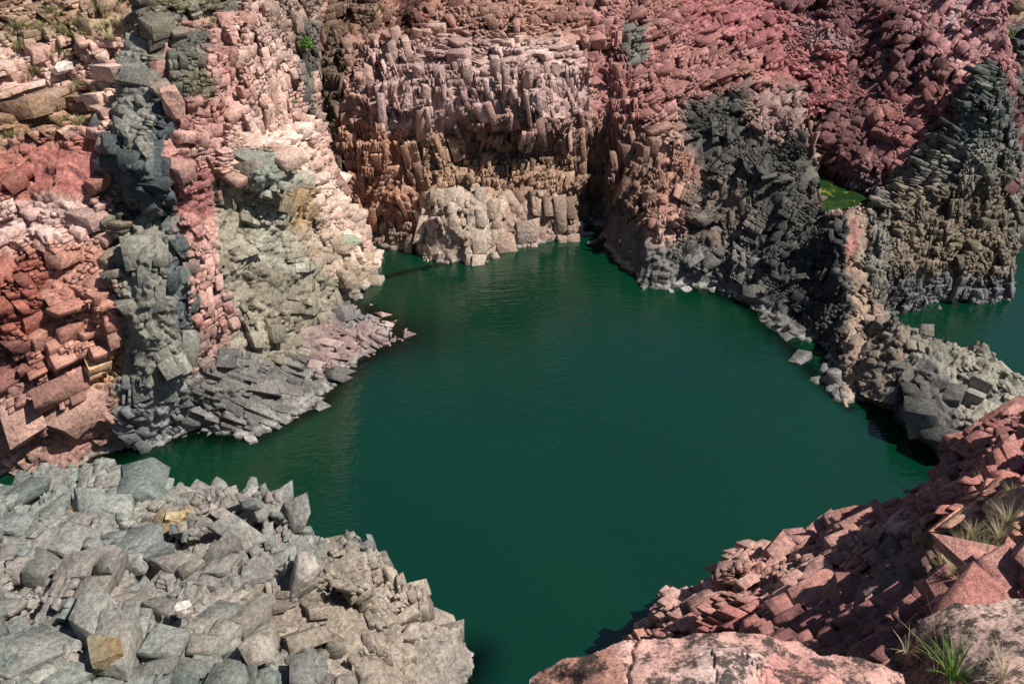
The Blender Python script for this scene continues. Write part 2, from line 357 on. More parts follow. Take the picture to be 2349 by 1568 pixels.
    cw = np.concatenate(allc); uf, vf = uv_of(cw); okf = inpoly(uf, vf, poly) & (uf > -130) & (uf < PW + 130) & (vf > -110) & (vf < PH + 90); cw = cw[okf]; h = np.concatenate(allh)[okf]; Rm = np.concatenate(allR)[okf]; sk = np.concatenate(alls)[okf]; gi = np.concatenate(allg)[okf]; n = len(cw)
    chip = np.array([s[1]['chip'] for s in styles])[sk]; mh = h.min(1)
    b = np.minimum(np.where(rg.random((n, 8, 1)) < .32*chip[:, None, None]*2, rg.uniform(.25, .95, (n, 8, 1)), .05)*rg.uniform(.5, 1.5, (n, 8, 3)), .95)*mh[:, None, None]
    bc = b.mean(2)
    V = np.zeros((n, 8, 3, 3)); irr = np.array([s[1]['irr'] for s in styles])[sk][:, None]; skew = 1.02 + rg.normal(size=(n, 8, 3))*.12*irr[:, :, None]          # corners pulled in and out: no perfect cuboids
    for a in range(3):
        for q in range(3):
            ins_ = 0 if q == a else 1
            V[:, :, a, q] = _sg[None, :, q]*(h[:, None, q]*.985*np.clip(skew[:, :, q], .75, 1.2) - ins_*np.minimum(b[:, :, q], h[:, None, q]*.8))
    V = V.reshape(n, 24, 3); q_ = V/h[:, None, :]; tp = rg.normal(size=(n, 6))*.12*irr
    # wedge and taper every block so that opposite faces are not parallel
    V = V + np.stack([h[:, 0:1]*(tp[:, 0:1]*q_[:, :, 2]*q_[:, :, 0] + tp[:, 1:2]*q_[:, :, 1]), h[:, 1:2]*(tp[:, 2:3]*q_[:, :, 2]*q_[:, :, 1] + tp[:, 3:4]*q_[:, :, 0]), h[:, 2:3]*(tp[:, 4:5]*q_[:, :, 0] + tp[:, 5:6]*q_[:, :, 1])], 2)
    VW = np.einsum('nij,nvj->nvi', Rm, V) + cw[:, None, :]
    flat = VW.reshape(-1, 3); wa = np.repeat(np.array([s[1]['warp'] for s in styles])[sk], 24)[:, None]
    flat = flat + np.stack([vnoise(flat, 1.3, seed + 300 + q) + .4*vnoise(flat, .45, seed + 310 + q) for q in range(3)], 1)*wa
    uc, vc = uv_of(cw); dist = np.linalg.norm(cw - C0, axis=1)
    g_r = np.random.default_rng(seed + 5); ng = gi.max() + 1; gm = g_r.random(ng); gs_ = g_r.normal(size=ng)
    mixv = (rg.random(n) - .5)*.7 + (gm[gi] - .5)*.6; shade = np.clip(rg.normal(size=n)*.13 + gs_[gi]*.09, -.4, .45)
    own = np.repeat(np.arange(n), 24); cen = flat.reshape(n, 24, 3).mean(1)
    C = col_of(uc[own], vc[own], flat, cen[own], mixv[own], shade[own])
    Q = (TQ[None] + 24*np.arange(n)[:, None, None]).reshape(-1, 4); T = (TT[None] + 24*np.arange(n)[:, None, None]).reshape(-1, 3)
    px = 2*np.sort(h, 1)[:, 1]*F/dist; area = 4*np.sort(h, 1)[:, 1]*np.sort(h, 1)[:, 2]*(F/dist)**2
    rid = roots_of(uc, vc, roots); inview = (uc > 0) & (uc < PW) & (vc > 0) & (vc < PH); s_, _, _, _ = sdist(cw); area = np.where(s_ > -.8*mh, area, area*.3)
    def facets(U, V_, P, Nn, idx, nn, shp):
        st = np.zeros(len(U), int)
        for k in range(1, len(styles)): st[inpoly(U, V_, styles[k][0])] = k
        P0 = P.copy(); sh = np.zeros(len(U)); g = lambda key, j=None: np.array([s[1][key] if j is None else s[1][key][j] for s in styles])[st]
        sink_ = g('sink'); G = np.full(nn, np.nan); G[idx] = sink_; G = G.reshape(shp); K = 4            # soften the change of depth between joint systems
        for ax in (0, 1):
            acc = np.zeros(shp); cnt = np.zeros(shp)
            for d in range(-K, K + 1):
                r = np.roll(G, d, ax); okk = np.isfinite(r); acc[okk] += r[okk]; cnt += okk
            G = np.where(np.isfinite(G), acc/np.maximum(cnt, 1), np.nan)
        P = P - Nn*G.ravel()[idx][:, None]
        for lev, key in ((0, 'facet'), (1, 'f2')):
            cid = np.zeros(len(U), np.int64)
            for k in range(len(styles)):
                m = st == k
                if m.any(): cid[m] = cells(P0[m], styles[k][1]['fr'], styles[k][1]['asp']*styles[k][1][key][0], seed + 50*lev + k, 'vor', .85, .3)*32 + k
            uq, inv = np.unique(cid, return_inverse=True); cnt = np.bincount(inv).astype(float); mean = lambda a: np.bincount(inv, a)/cnt
            Cc = np.stack([mean(P[:, q]) for q in range(3)], 1); Nm = unit(np.stack([mean(Nn[:, q]) for q in range(3)], 1)); am = mean(g(key, 1))
            nc = unit(Nm + (np.stack([hf(uq, seed=seed + 3 + q) for q in range(3)], 1)*2 - 1)*.5)[inv]
            lim = am[inv]*3.4; dl = np.clip(((Cc[inv] - P)*nc).sum(1)/np.maximum((Nn*nc).sum(1), .4), -lim, lim) + (hf(uq, seed=seed + 9)[inv] - .5)*1.6*am[inv]
            P = P + Nn*dl[:, None]; sh += (hf(uq, seed=seed + 21)[inv] - .5)*.2
        return P + Nn*(fbm(P0, .5, seed + 60, 4)*.018)[:, None], sh
    nt_ = 0
    for k, (nm, lb, reg) in enumerate(roots):
        sel = None if len(roots) == 1 else (lambda u, v, k=k: roots_of(u, v, roots) == k)
        root = base_shell(nm, lb, poly, pos, norm, step, 0, col_of, mat, skirt, seed + k, sel=sel, facets=facets, edge=7)
        mine = np.nonzero(rid == k)[0]; ordr = mine[np.argsort(-np.where(inview[mine], area[mine], 0))]; big = [i for i in ordr[:maxblocks] if px[i] >= minpx and inview[i]]
        isb = np.zeros(n, bool); isb[big] = True
        for i in big:
            pv = flat[24*i:24*i + 24]; mesh_obj(block, pv, TQ, mat, root, C[24*i:24*i + 24], origin=pv.mean(0), tris=TT)
        rest = mine[~isb[mine]]; vi = (24*rest[:, None] + np.arange(24)).ravel()
        # blocks that show larger than a few pixels keep their chamfers, the rest are plain wedged boxes
        vis = rest[px[rest] >= 10]; sml = rest[px[rest] < 10]; vi = (24*vis[:, None] + np.arange(24)).ravel(); nvv = len(vi)
        F8 = flat.reshape(n, 8, 3, 3)[sml].mean(2)*1.0; C8 = C.reshape(n, 8, 3, 3)[sml].mean(2)
        if len(rest): tag(mesh_obj('rock_rubble', np.concatenate([flat[vi], F8.reshape(-1, 3)]), np.concatenate([(TQ[None] + 24*np.arange(len(vis))[:, None, None]).reshape(-1, 4), (BQ[None] + nvv + 8*np.arange(len(sml))[:, None, None]).reshape(-1, 4)]), mat, root, np.concatenate([C[vi], C8.reshape(-1, 3)]), tris=(TT[None] + 24*np.arange(len(vis))[:, None, None]).reshape(-1, 3)), kind='stuff')
        print(nm, 'blocks', len(mine), 'single', len(big))
    return pos, norm
def roots_of(u, v, roots):
    r = np.zeros(len(u), int)
    for k, (nm, lb, reg) in enumerate(roots):
        if reg is not None: r[inpoly(u, v, reg)] = k
    return r
# ------------------------------------------------------------------ joint sets
GREY, GREYL = (112, 116, 116), (146, 152, 148)
# ------------------------------------------------------------------ cliff on the left bank
A_poly = [(-160, -170), (745, -170), (742, 0), (735, 60), (722, 150), (735, 250), (752, 330), (772, 400), (805, 460), (838, 530), (862, 562), (878, 602), (880, 640), (875, 680), (840, 700), (880, 725), (950, 750), (990, 790), (930, 840), (880, 860), (810, 900), (790, 930), (740, 970), (650, 1010), (560, 1040), (460, 1030), (350, 1070), (270, 1060), (200, 1110), (0, 1150), (-160, 1170)]
A_ctrl = [(-150, 1120, 'z0'), (0, 1090, 'z0'), (130, 1080, 'z0'), (190, 1068, 'z0'), (265, 1035, 'z0'), (330, 1032, 'z0'), (425, 992, 'z0'), (520, 1000, 'z0'), (590, 1000, 'z0'), (650, 975, 'z0'), (740, 930, 'z0'), (775, 880, 'z0'), (825, 825, 'z0'), (903, 768, 'z0'), (850, 725, 'z.1'), (790, 688, 'z.1'), (845, 665, 'z.1'), (862, 640, 'z0'), (872, 602, 'z0'), (855, 566, 'z0'),
 (0, 1130, 'z-.8'), (265, 1070, 'z-.8'), (425, 1030, 'z-.6'), (590, 1040, 'z-.8'), (700, 1010, 'z-.9'), (800, 915, 'z-.7'), (860, 850, 'z-.6'), (950, 785, 'z-.3'), (1000, 810, 'z-1'), (885, 650, 'z-.8'), (890, 600, 'z-.9'),
 (0, 900, 31.6), (0, 700, 33.4), (0, 500, 36.2), (0, 300, 39.5), (0, 100, 43.5), (0, 0, 45.5), (0, -160, 52), (-150, 700, 32.5), (-150, 300, 38), (-150, -160, 51),
 (200, 900, 32.3), (200, 700, 33.8), (200, 500, 36.4), (200, 400, 38.0), (200, 300, 39.9), (200, 100, 44), (200, 0, 46),
 (340, 950, 32.3), (340, 850, 32.5), (340, 700, 33.2), (340, 560, 34.8), (300, 500, 37.0), (370, 500, 37.2), (330, 455, 35.9), (320, 400, 36.3), (310, 330, 37.2), (310, 200, 40.2), (315, 100, 43), (320, 0, 45), (320, -160, 53),
 (258, 850, 33.4), (262, 600, 35.6), (255, 440, 38.0), (240, 200, 42.2),
 (460, 900, 33.6), (460, 700, 35.4), (450, 500, 37.2), (450, 400, 38.2), (450, 300, 39.6), (450, 100, 43.5), (450, 0, 46.5), (470, -160, 54),
 (600, 930, 34.6), (600, 850, 36.0), (610, 700, 38.2), (610, 580, 39.6), (560, 470, 40.5), (620, 400, 40.6), (640, 460, 41.4), (600, 320, 43.6), (620, 200, 46.8), (620, 100, 49.5), (620, 0, 53), (620, -160, 62),
 (700, 850, 38.2), (760, 780, 40.5), (830, 770, 41.4), (740, 700, 42.2), (780, 640, 44.8), (820, 600, 48.0), (760, 560, 45.8), (700, 520, 43.6), (700, 430, 45.2), (740, 420, 48.0), (690, 300, 48.0), (690, 200, 51.0), (690, 100, 54.2), (690, 0, 58), (710, -160, 68), (800, 520, 50.4)]
A_pillar = [(290, 70), (345, 60), (352, 200), (372, 240), (385, 400), (408, 470), (405, 492), (340, 478), (290, 470), (238, 370), (246, 330), (262, 200), (275, 120)]
A_pil2 = [(290, 505), (342, 485), (405, 500), (420, 650), (432, 800), (437, 985), (420, 1040), (330, 1070), (268, 1050), (268, 960), (285, 800), (272, 600)]
A_vein = [(385, 60), (430, 40), (545, 20), (548, 200), (520, 320), (492, 410), (500, 560), (528, 700), (530, 800), (500, 900), (440, 930), (430, 800), (420, 650), (410, 500), (385, 400), (372, 240)]
A_butt = [(490, 400), (560, 420), (570, 345), (620, 335), (690, 410), (700, 470), (745, 560), (870, 650), (800, 700), (870, 745), (760, 900), (640, 1040), (440, 1040), (440, 920), (530, 800), (525, 700), (500, 560)]
A_paint = [
 (None, (188, 138, 118), (216, 172, 154), 1),
 ([(-200, -200), (300, -200), (285, 60), (150, 75), (0, 75), (-200, 75)], (138, 100, 74), (176, 140, 112), 10),
 ([(-200, 85), (270, 80), (262, 200), (240, 300), (-200, 300)], (196, 148, 130), (226, 186, 166), 14),
 ([(0, 60), (150, 65), (280, 20), (280, 90), (150, 88), (0, 95)], (168, 146, 108), (190, 160, 125), 9),
 ([(-200, 240), (150, 215), (240, 255), (150, 300), (100, 330), (-200, 340)], (150, 112, 82), (180, 140, 105), 14),
 ([(-200, 340), (60, 330), (240, 300), (245, 460), (-200, 460)], (165, 96, 80), (190, 124, 106), 12),
 ([(60, 345), (215, 350), (225, 455), (70, 455)], (168, 92, 82), (182, 110, 98), 5),
 ([(-200, 450), (150, 455), (250, 470), (260, 540), (150, 560), (-200, 590)], (206, 158, 146), (222, 182, 170), 12),
 ([(-200, 580), (150, 560), (268, 560), (275, 750), (270, 900), (150, 900), (-200, 920)], (182, 118, 98), (206, 146, 122), 16),
 ([(-200, 610), (90, 600), (110, 700), (90, 780), (-200, 800)], (160, 84, 66), (184, 108, 88), 12),
 ([(-200, 780), (80, 770), (70, 880), (-200, 900)], (120, 72, 64), (140, 84, 74), 10),
 ([(190, 820), (270, 830), (270, 890), (200, 900)], (196, 148, 100), (205, 170, 130), 9),
 ([(-200, 900), (150, 880), (290, 890), (290, 1200), (-200, 1200)], (152, 108, 96), (186, 142, 124), 14),
 ([(285, -200), (560, -200), (555, 20), (400, 60), (385, 230), (345, 235), (330, 80), (290, 60)], (112, 104, 90), (140, 130, 110), 6),
 (A_vein, (182, 124, 112), (206, 158, 144), 5),
 ([(405, 60), (485, 60), (480, 120), (450, 240), (400, 230), (390, 130)], (88, 90, 84), (112, 108, 92), 7),
 ([(430, 170), (480, 160), (490, 220), (440, 230)], (130, 115, 78), (110, 100, 76), 5),
 ([(385, 400), (490, 400), (490, 500), (412, 500)], (150, 88, 84), (170, 108, 100), 6),
 ([(425, 560), (520, 560), (525, 690), (430, 690)], (218, 170, 156), (196, 140, 124), 8),
 ([(430, 760), (530, 760), (520, 900), (440, 930)], (150, 118, 108), (178, 136, 122), 10),
 (A_pillar, (122, 118, 108), (152, 148, 136), 4),
 ([(250, 330), (375, 360), (400, 470), (300, 480), (235, 390)], (78, 84, 86), (98, 104, 102), 8),
 ([(345, 200), (372, 225), (385, 400), (408, 480), (395, 490), (358, 400)], (66, 74, 78), (84, 92, 96), 4),
 ([(255, 465), (410, 475), (410, 505), (340, 495), (285, 510)], (66, 70, 74), (84, 82, 84), 6),  # alcove under the pillar's overhang, its shadow painted in as dark colour
 ([(255, 470), (292, 490), (276, 620), (290, 800), (275, 1060), (255, 1060), (268, 800)], (118, 108, 88), (150, 128, 104), 5),
 (A_pil2, (112, 110, 100), (144, 140, 124), 5),
 ([(380, 500), (408, 500), (434, 700), (434, 800), (400, 800), (385, 650)], (84, 92, 94), (100, 108, 106), 6),
 ([(268, 880), (440, 880), (440, 1100), (250, 1100)], (108, 110, 112), (140, 142, 142), 14),
 ([(548, -200), (750, -200), (725, 150), (735, 330), (560, 330)], (196, 150, 134), (220, 182, 166), 5),
 ([(590, -200), (760, -200), (730, 130), (680, 110), (600, 60)], (140, 112, 96), (172, 142, 124), 12),
 ([(690, 60), (740, 60), (720, 150), (735, 260), (712, 250), (690, 160)], (98, 92, 84), (120, 112, 100), 7),
 ([(600, 300), (700, 290), (775, 420), (850, 530), (900, 610), (860, 640), (800, 570), (740, 520), (690, 410)], (208, 170, 150), (228, 196, 178), 6),
 (A_butt, (128, 118, 98), (162, 150, 128), 7),
 ([(565, 336), (600, 334), (640, 360), (696, 408), (690, 440), (600, 445), (562, 420)], (128, 132, 118), (156, 160, 144), 4),
 ([(560, 470), (650, 500), (700, 570), (690, 620), (560, 600)], (168, 164, 146), (146, 138, 118), 12),
 ([(625, 448), (640, 440), (700, 430), (715, 500), (745, 550), (690, 530)], (190, 150, 96), (150, 122, 84), 12),
 ([(700, 480), (800, 560), (870, 650), (760, 640), (690, 560)], (166, 142, 118), (190, 164, 140), 9),
 ([(430, 880), (530, 800), (650, 850), (720, 780), (800, 700), (880, 650), (880, 780), (780, 960), (600, 1060), (430, 1060)], (100, 98, 95), (126, 120, 114), 16),
 ([(690, 770), (760, 730), (880, 725), (950, 770), (800, 840), (740, 870)], (140, 114, 108), (160, 132, 126), 9),
 ([(760, 700), (820, 690), (870, 735), (780, 760)], (110, 104, 104), (126, 118, 116), 6),
]
# ------------------------------------------------------------------ far cliff and dark headland with the columnar buttress
B_poly = [(670, -260), (1738, -260), (1742, 2), (1795, 28), (1850, 45), (1915, 62), (1945, 95), (1938, 150), (1955, 200), (1938, 235), (1900, 240), (1850, 262), (1836, 288), (1862, 300), (1872, 340), (1876, 400), (1884, 470), (1888, 486), (1940, 480), (2000, 470), (2018, 440), (2030, 418), (2100, 355), (2160, 300), (2215, 210), (2240, 160), (2262, 138), (2290, 128), (2312, 150), (2322, 250), (2330, 310), (2346, 380), (2348, 420), (2336, 470), (2336, 560), (2322, 620), (2318, 700), (2300, 715), (2200, 725), (2080, 745), (2040, 790), (2000, 860), (1975, 935), (1955, 965), (1925, 955), (1850, 890), (1790, 800), (1700, 735), (1620, 700), (1500, 685), (1440, 640), (1390, 600), (1330, 595), (1180, 600), (1110, 625), (965, 620), (900, 600), (810, 600), (670, 420)]
B_ctrl = [(860, 562, 'z0'), (900, 566, 'z0'), (950, 575, 'z0'), (970, 596, 'z0'), (1040, 600, 'z0'), (1110, 603, 'z0'), (1125, 580, 'z0'), (1200, 570, 'z0'), (1260, 558, 'z0'), (1330, 563, 'z0'), (1385, 580, 'z0'), (1430, 615, 'z0'), (1500, 660, 'z0'), (1570, 655, 'z0'), (1640, 668, 'z0'), (1720, 702, 'z0'), (1785, 768, 'z0'), (1845, 835, 'z0'), (1885, 885, 'z0'), (1948, 936, 'z0'), (1970, 900, 'z0'), (2060, 720, 'z0'), (2130, 705, 'z0'), (2200, 690, 'z0'), (2305, 686, 'z0'),
 (950, 605, 'z-.8'), (1200, 598, 'z-.8'), (1560, 685, 'z-.5'), (1700, 730, 'z-.6'), (1810, 830, 'z-.7'), (1930, 965, 'z-.9'), (2200, 720, 'z-.8'), (2320, 710, 'z-.8'),
 (690, 300, 61), (760, 300, 58.5), (745, 200, 61), (760, 100, 64), (760, 0, 68.5), (760, -240, 88), (850, 480, 55), (820, 420, 55.8), (850, 330, 56.2), (800, 200, 59.5), (850, 100, 62.5), (850, 0, 67.5), (930, 500, 54.2), (930, 400, 55.4), (930, 280, 56.2), (930, 200, 57.6), (930, 100, 61), (930, 0, 66.5),
 (1000, 520, 52.6), (1000, 450, 53.6), (1100, 520, 52.6), (1100, 450, 54.2), (1030, 380, 56.2), (1150, 350, 57.2), (1250, 350, 57.4), (1050, 300, 56.6), (1150, 285, 56.4), (1050, 230, 56.4), (1150, 230, 56.6), (1250, 270, 57), (1050, 150, 58.8), (1200, 150, 59.4), (1100, 60, 63), (1100, 0, 66.5), (1100, -240, 86), (1300, 0, 68.5), (1300, 80, 64), (1300, 180, 60),
 (1200, 480, 55), (1300, 480, 55.2), (1350, 520, 55.4), (1360, 440, 57.2), (1360, 350, 58.2), (1400, 250, 59.5), (1400, 150, 63), (1400, 50, 67),
 (1430, 540, 52.5), (1450, 450, 53.6), (1480, 560, 50.0), (1500, 400, 54.4), (1500, 300, 57), (1500, 200, 60.5), (1500, 100, 64.5), (1500, 0, 70), (1500, -240, 92),
 (1570, 580, 49), (1600, 500, 51), (1600, 400, 53.8), (1600, 300, 57), (1600, 200, 61), (1600, 100, 67), (1600, 0, 74), (1700, 600, 48), (1700, 500, 50.2), (1700, 400, 52.4), (1700, 300, 56), (1700, 200, 61), (1700, 100, 68), (1700, 10, 77), (1730, -240, 100),
 (1850, 290, 54.5), (1860, 350, 53), (1872, 420, 51.3), (1885, 480, 49), (1800, 420, 51.2), (1800, 500, 49.4), (1800, 600, 46.8), (1800, 700, 44.3), (1830, 220, 60), (1930, 200, 61), (1900, 120, 65), (1900, 65, 69), (1810, 35, 75),
 (1880, 820, 41), (1900, 700, 43), (1940, 860, 37.6), (1945, 780, 39.3), (1950, 650, 42.6), (1950, 550, 45.4), (1950, 490, 47.6), (1880, 600, 46), (1990, 700, 42.8), (2000, 600, 44.6), (2000, 480, 48.2), (2040, 430, 49.8), (2040, 640, 44.4),
 (2100, 600, 45.6), (2100, 500, 47.6), (2100, 400, 50.2), (2200, 600, 46.8), (2200, 500, 48.4), (2200, 400, 49.8), (2200, 280, 51.8), (2270, 150, 54), (2290, 250, 52), (2290, 400, 49.9), (2300, 500, 49.2), (2300, 600, 47.8), (2340, 400, 51.5), (2330, 600, 49.5), (2320, 200, 54)]
B_head = [(1560, 230), (1700, 200), (1740, 250), (1850, 290), (1885, 480), (2000, 480), (1990, 940), (1900, 960), (1500, 700), (1520, 640), (1530, 480), (1450, 620), (1390, 600), (1440, 500), (1560, 420)]
B_east = [(1985, 490), (2060, 380), (2240, 130), (2400, 100), (2400, 760), (2040, 760), (1990, 700)]
B_paint = [
 (None, (177, 131, 114), (197, 155, 139), 1),
 ([(670, -260), (1400, -260), (1400, 100), (1000, 60), (720, 120)], (159, 107, 88), (183, 135, 114), 14),
 ([(730, -260), (860, -260), (870, 60), (740, 90)], (107, 82, 65), (133, 104, 83), 9),
 ([(900, -260), (960, -260), (965, 70), (930, 80), (905, 60)], (88, 53, 45), (115, 69, 57), 7),
 ([(740, 60), (800, 90), (790, 220), (770, 330), (800, 440), (830, 540), (780, 560), (670, 380), (670, 60)], (93, 78, 64), (125, 102, 83), 9),
 ([(860, 110), (1350, 90), (1350, 290), (860, 300)], (180, 140, 132), (200, 165, 154), 20),
 ([(780, 300), (950, 300), (960, 560), (830, 560)], (176, 122, 93), (196, 146, 117), 14),
 ([(940, 310), (1350, 320), (1350, 470), (960, 470)], (158, 122, 96), (180, 142, 112), 22),
 ([(1040, 255), (1330, 270), (1330, 330), (1040, 320)], (143, 103, 91), (163, 124, 111), 10),
 ([(830, 500), (960, 520), (950, 640), (840, 600)], (142, 113, 96), (166, 139, 122), 9),
 ([(960, 440), (1140, 440), (1150, 640), (950, 640)], (166, 142, 122), (190, 168, 148), 7),
 ([(1140, 450), (1350, 450), (1350, 620), (1140, 620)], (157, 128, 107), (180, 150, 130), 9),
 ([(1360, -260), (1760, -260), (1960, 60), (1960, 260), (1720, 330), (1560, 250), (1380, 340), (1330, 120)], (161, 102, 94), (185, 127, 116), 16),
 ([(1500, -260), (1760, -260), (1990, 60), (1990, 270), (1830, 250), (1720, 120), (1560, 60)], (163, 88, 88), (184, 113, 111), 16),
 ([(1790, 50), (1990, 60), (1990, 120), (1880, 110)], (152, 106, 106), (174, 129, 127), 8),
 ([(1440, 60), (1500, 50), (1480, 130), (1430, 150)], (103, 101, 90), (120, 114, 101), 5),
 ([(1330, 300), (1500, 280), (1540, 480), (1480, 560), (1390, 560), (1340, 520)], (133, 100, 83), (156, 118, 100), 14),
 ([(1520, 330), (1700, 330), (1680, 470), (1500, 520)], (168, 116, 97), (183, 133, 112), 12),
 ([(1330, 430), (1440, 480), (1500, 560), (1530, 700), (1380, 640), (1330, 560)], (90, 84, 81), (109, 100, 96), 9),
 (B_head[:9] + [(1530, 600), (1640, 440), (1600, 380)], (69, 68, 64), (101, 96, 87), 12),
 ([(1580, 420), (1700, 400), (1740, 500), (1680, 560), (1560, 590)], (98, 90, 80), (132, 112, 98), 20),
 ([(1700, 220), (1850, 190), (1860, 290), (1800, 330), (1720, 330)], (142, 113, 102), (176, 135, 124), 12),
 ([(1480, 560), (1700, 560), (1900, 780), (1990, 960), (1850, 920), (1700, 740), (1480, 690)], (97, 95, 91), (125, 121, 113), 12),
 ([(1700, 540), (1930, 520), (1930, 760), (1890, 830), (1800, 720)], (65, 65, 63), (86, 84, 80), 12),
 (B_east, (98, 97, 89), (132, 128, 116), 7),
 ([(2050, 420), (2330, 420), (2330, 640), (2040, 650)], (109, 99, 82), (138, 119, 96), 30),
 ([(2180, 230), (2262, 130), (2320, 140), (2330, 320), (2240, 330), (2150, 340)], (74, 80, 78), (106, 109, 102), 9),
 ([(2245, 120), (2300, 110), (2340, 170), (2340, 210), (2300, 170)], (165, 98, 100), (178, 113, 113), 5),
 ([(2040, 640), (2340, 630), (2340, 760), (2040, 770)], (97, 95, 97), (125, 121, 121), 12),
 ([(1932, 484), (1990, 484), (1992, 600), (1985, 720), (1970, 960), (1930, 960), (1930, 800), (1942, 700), (1935, 600)], (147, 125, 104), (166, 139, 118), 7),
 ([(1938, 500), (1960, 500), (1965, 580), (1945, 620)], (178, 108, 97), (162, 110, 98), 5),
]
# ------------------------------------------------------------------ maroon bowl behind the headland, and the far right bank
D_poly = [(1700, -200), (2300, -200), (2310, 60), (2330, 150), (2345, 260), (2340, 420), (2000, 560), (1880, 520), (1800, 440), (1780, 100)]
D_ctrl = [(1850, 430, 'z3.5'), (1878, 406, 'z4.4'), (1930, 422, 'z4.4'), (1930, 460, 'z3.3'), (2000, 462, 'z4.5'), (1900, 520, 'z2.7'), (1850, 330, 58), (1800, 200, 66), (1880, 330, 55), (1900, 280, 57), (1950, 240, 59), (1960, 170, 63), (1950, 100, 69), (2000, 0, 76), (1900, -180, 95), (2000, 225, 57.6), (2050, 232, 56.6), (2030, 200, 60), (2000, 330, 54), (2000, 400, 51.6), (2060, 350, 52.6), (2100, 250, 55), (2100, 150, 59.5), (2100, 50, 66), (2200, 50, 63), (2200, 150, 57.5), (2200, 250, 53.6), (2150, 320, 53), (2300, 100, 57), (2270, 0, 63), (2250, -180, 78), (2340, 250, 55), (2050, 450, 51)]
D_paint = [(None, (112, 70, 70), (138, 90, 88), 1), ([(2000, -200), (2320, -200), (2340, 200), (2230, 200), (2080, 60)], (170, 110, 110), (196, 138, 134), 18), ([(1970, 210), (2200, 200), (2150, 330), (2060, 400), (2000, 280)], (150, 88, 84), (176, 112, 104), 14), ([(2195, -60), (2225, -60), (2175, 100), (2165, 95)], (190, 150, 156), (200, 160, 160), 4), ([(1850, 380), (2060, 430), (2060, 560), (1800, 560)], (100, 78, 74), (120, 94, 88), 10)]
J_poly = [(1660, -260), (2560, -260), (2560, 600), (2240, 600), (2220, 60), (2040, 60), (1900, 90), (1700, 60)]
J_ctrl = [(1700, 0, 96), (1900, 50, 92), (1900, -200, 120), (2100, 0, 88), (2300, 0, 80), (2300, 120, 74), (2349, 200, 68), (2500, 200, 66), (2349, 300, 63.5), (2500, 300, 61), (2349, 400, 59), (2349, 480, 57), (2349, 548, 'z0'), (2250, 548, 'z0'), (2560, 545, 'z0'), (2349, 590, 'z-.8'), (2500, -200, 100)]
J_paint = [(None, (150, 126, 98), (178, 154, 122), 1), ([(1660, -60), (1800, -60), (1790, 40), (1700, 40)], (104, 100, 96), (120, 116, 108), 8), ([(2240, 60), (2600, 60), (2600, 620), (2240, 620)], (82, 80, 78), (108, 104, 98), 12), ([(2210, -260), (2310, -260), (2320, 50), (2240, 60)], (150, 92, 84), (170, 108, 98), 8)]
# ------------------------------------------------------------------ low grey spit
S_poly = [(1960, 770), (1985, 728), (2050, 735), (2085, 750), (2125, 768), (2200, 783), (2270, 790), (2288, 812), (2300, 832), (2349, 868), (2450, 905), (2450, 1100), (2300, 1085), (2172, 1062), (2110, 1005), (2060, 955), (2052, 925), (2010, 915), (1978, 905), (1955, 860)]
S_ctrl = [(1985, 735, 42), (2050, 742, 39.4), (2000, 800, 38.6), (1990, 860, 36.8), (1985, 905, 35.9), (2050, 920, 34.6), (2060, 950, 33.9), (2110, 1003, 32.4), (2170, 1060, 31.0), (2120, 775, 38.2), (2200, 790, 37.2), (2270, 800, 36.4), (2300, 850, 35.0), (2349, 880, 34.2), (2450, 920, 33), (2080, 840, 36.2), (2150, 830, 36.0), (2190, 880, 34.6), (2080, 880, 35.2), (2130, 950, 33.2), (2180, 1000, 31.8), (2240, 900, 33.9), (2250, 960, 32.3), (2300, 920, 33.3), (2349, 1000, 31.2), (2250, 1060, 30.8), (2450, 1100, 29)]
S_paint = [(None, (128, 122, 108), (156, 148, 130), 1), ([(1950, 700), (2100, 740), (2060, 960), (1950, 960)], (116, 104, 92), (146, 128, 108), 16), ([(2050, 860), (2150, 820), (2200, 900), (2215, 1080), (2100, 1020), (2040, 960)], (92, 90, 86), (112, 108, 102), 12), ([(2150, 830), (2300, 830), (2450, 900), (2450, 1000), (2280, 950)], (146, 142, 124), (166, 158, 138), 14)]  # the spit's left-facing side is painted darker, its shade put into the colour
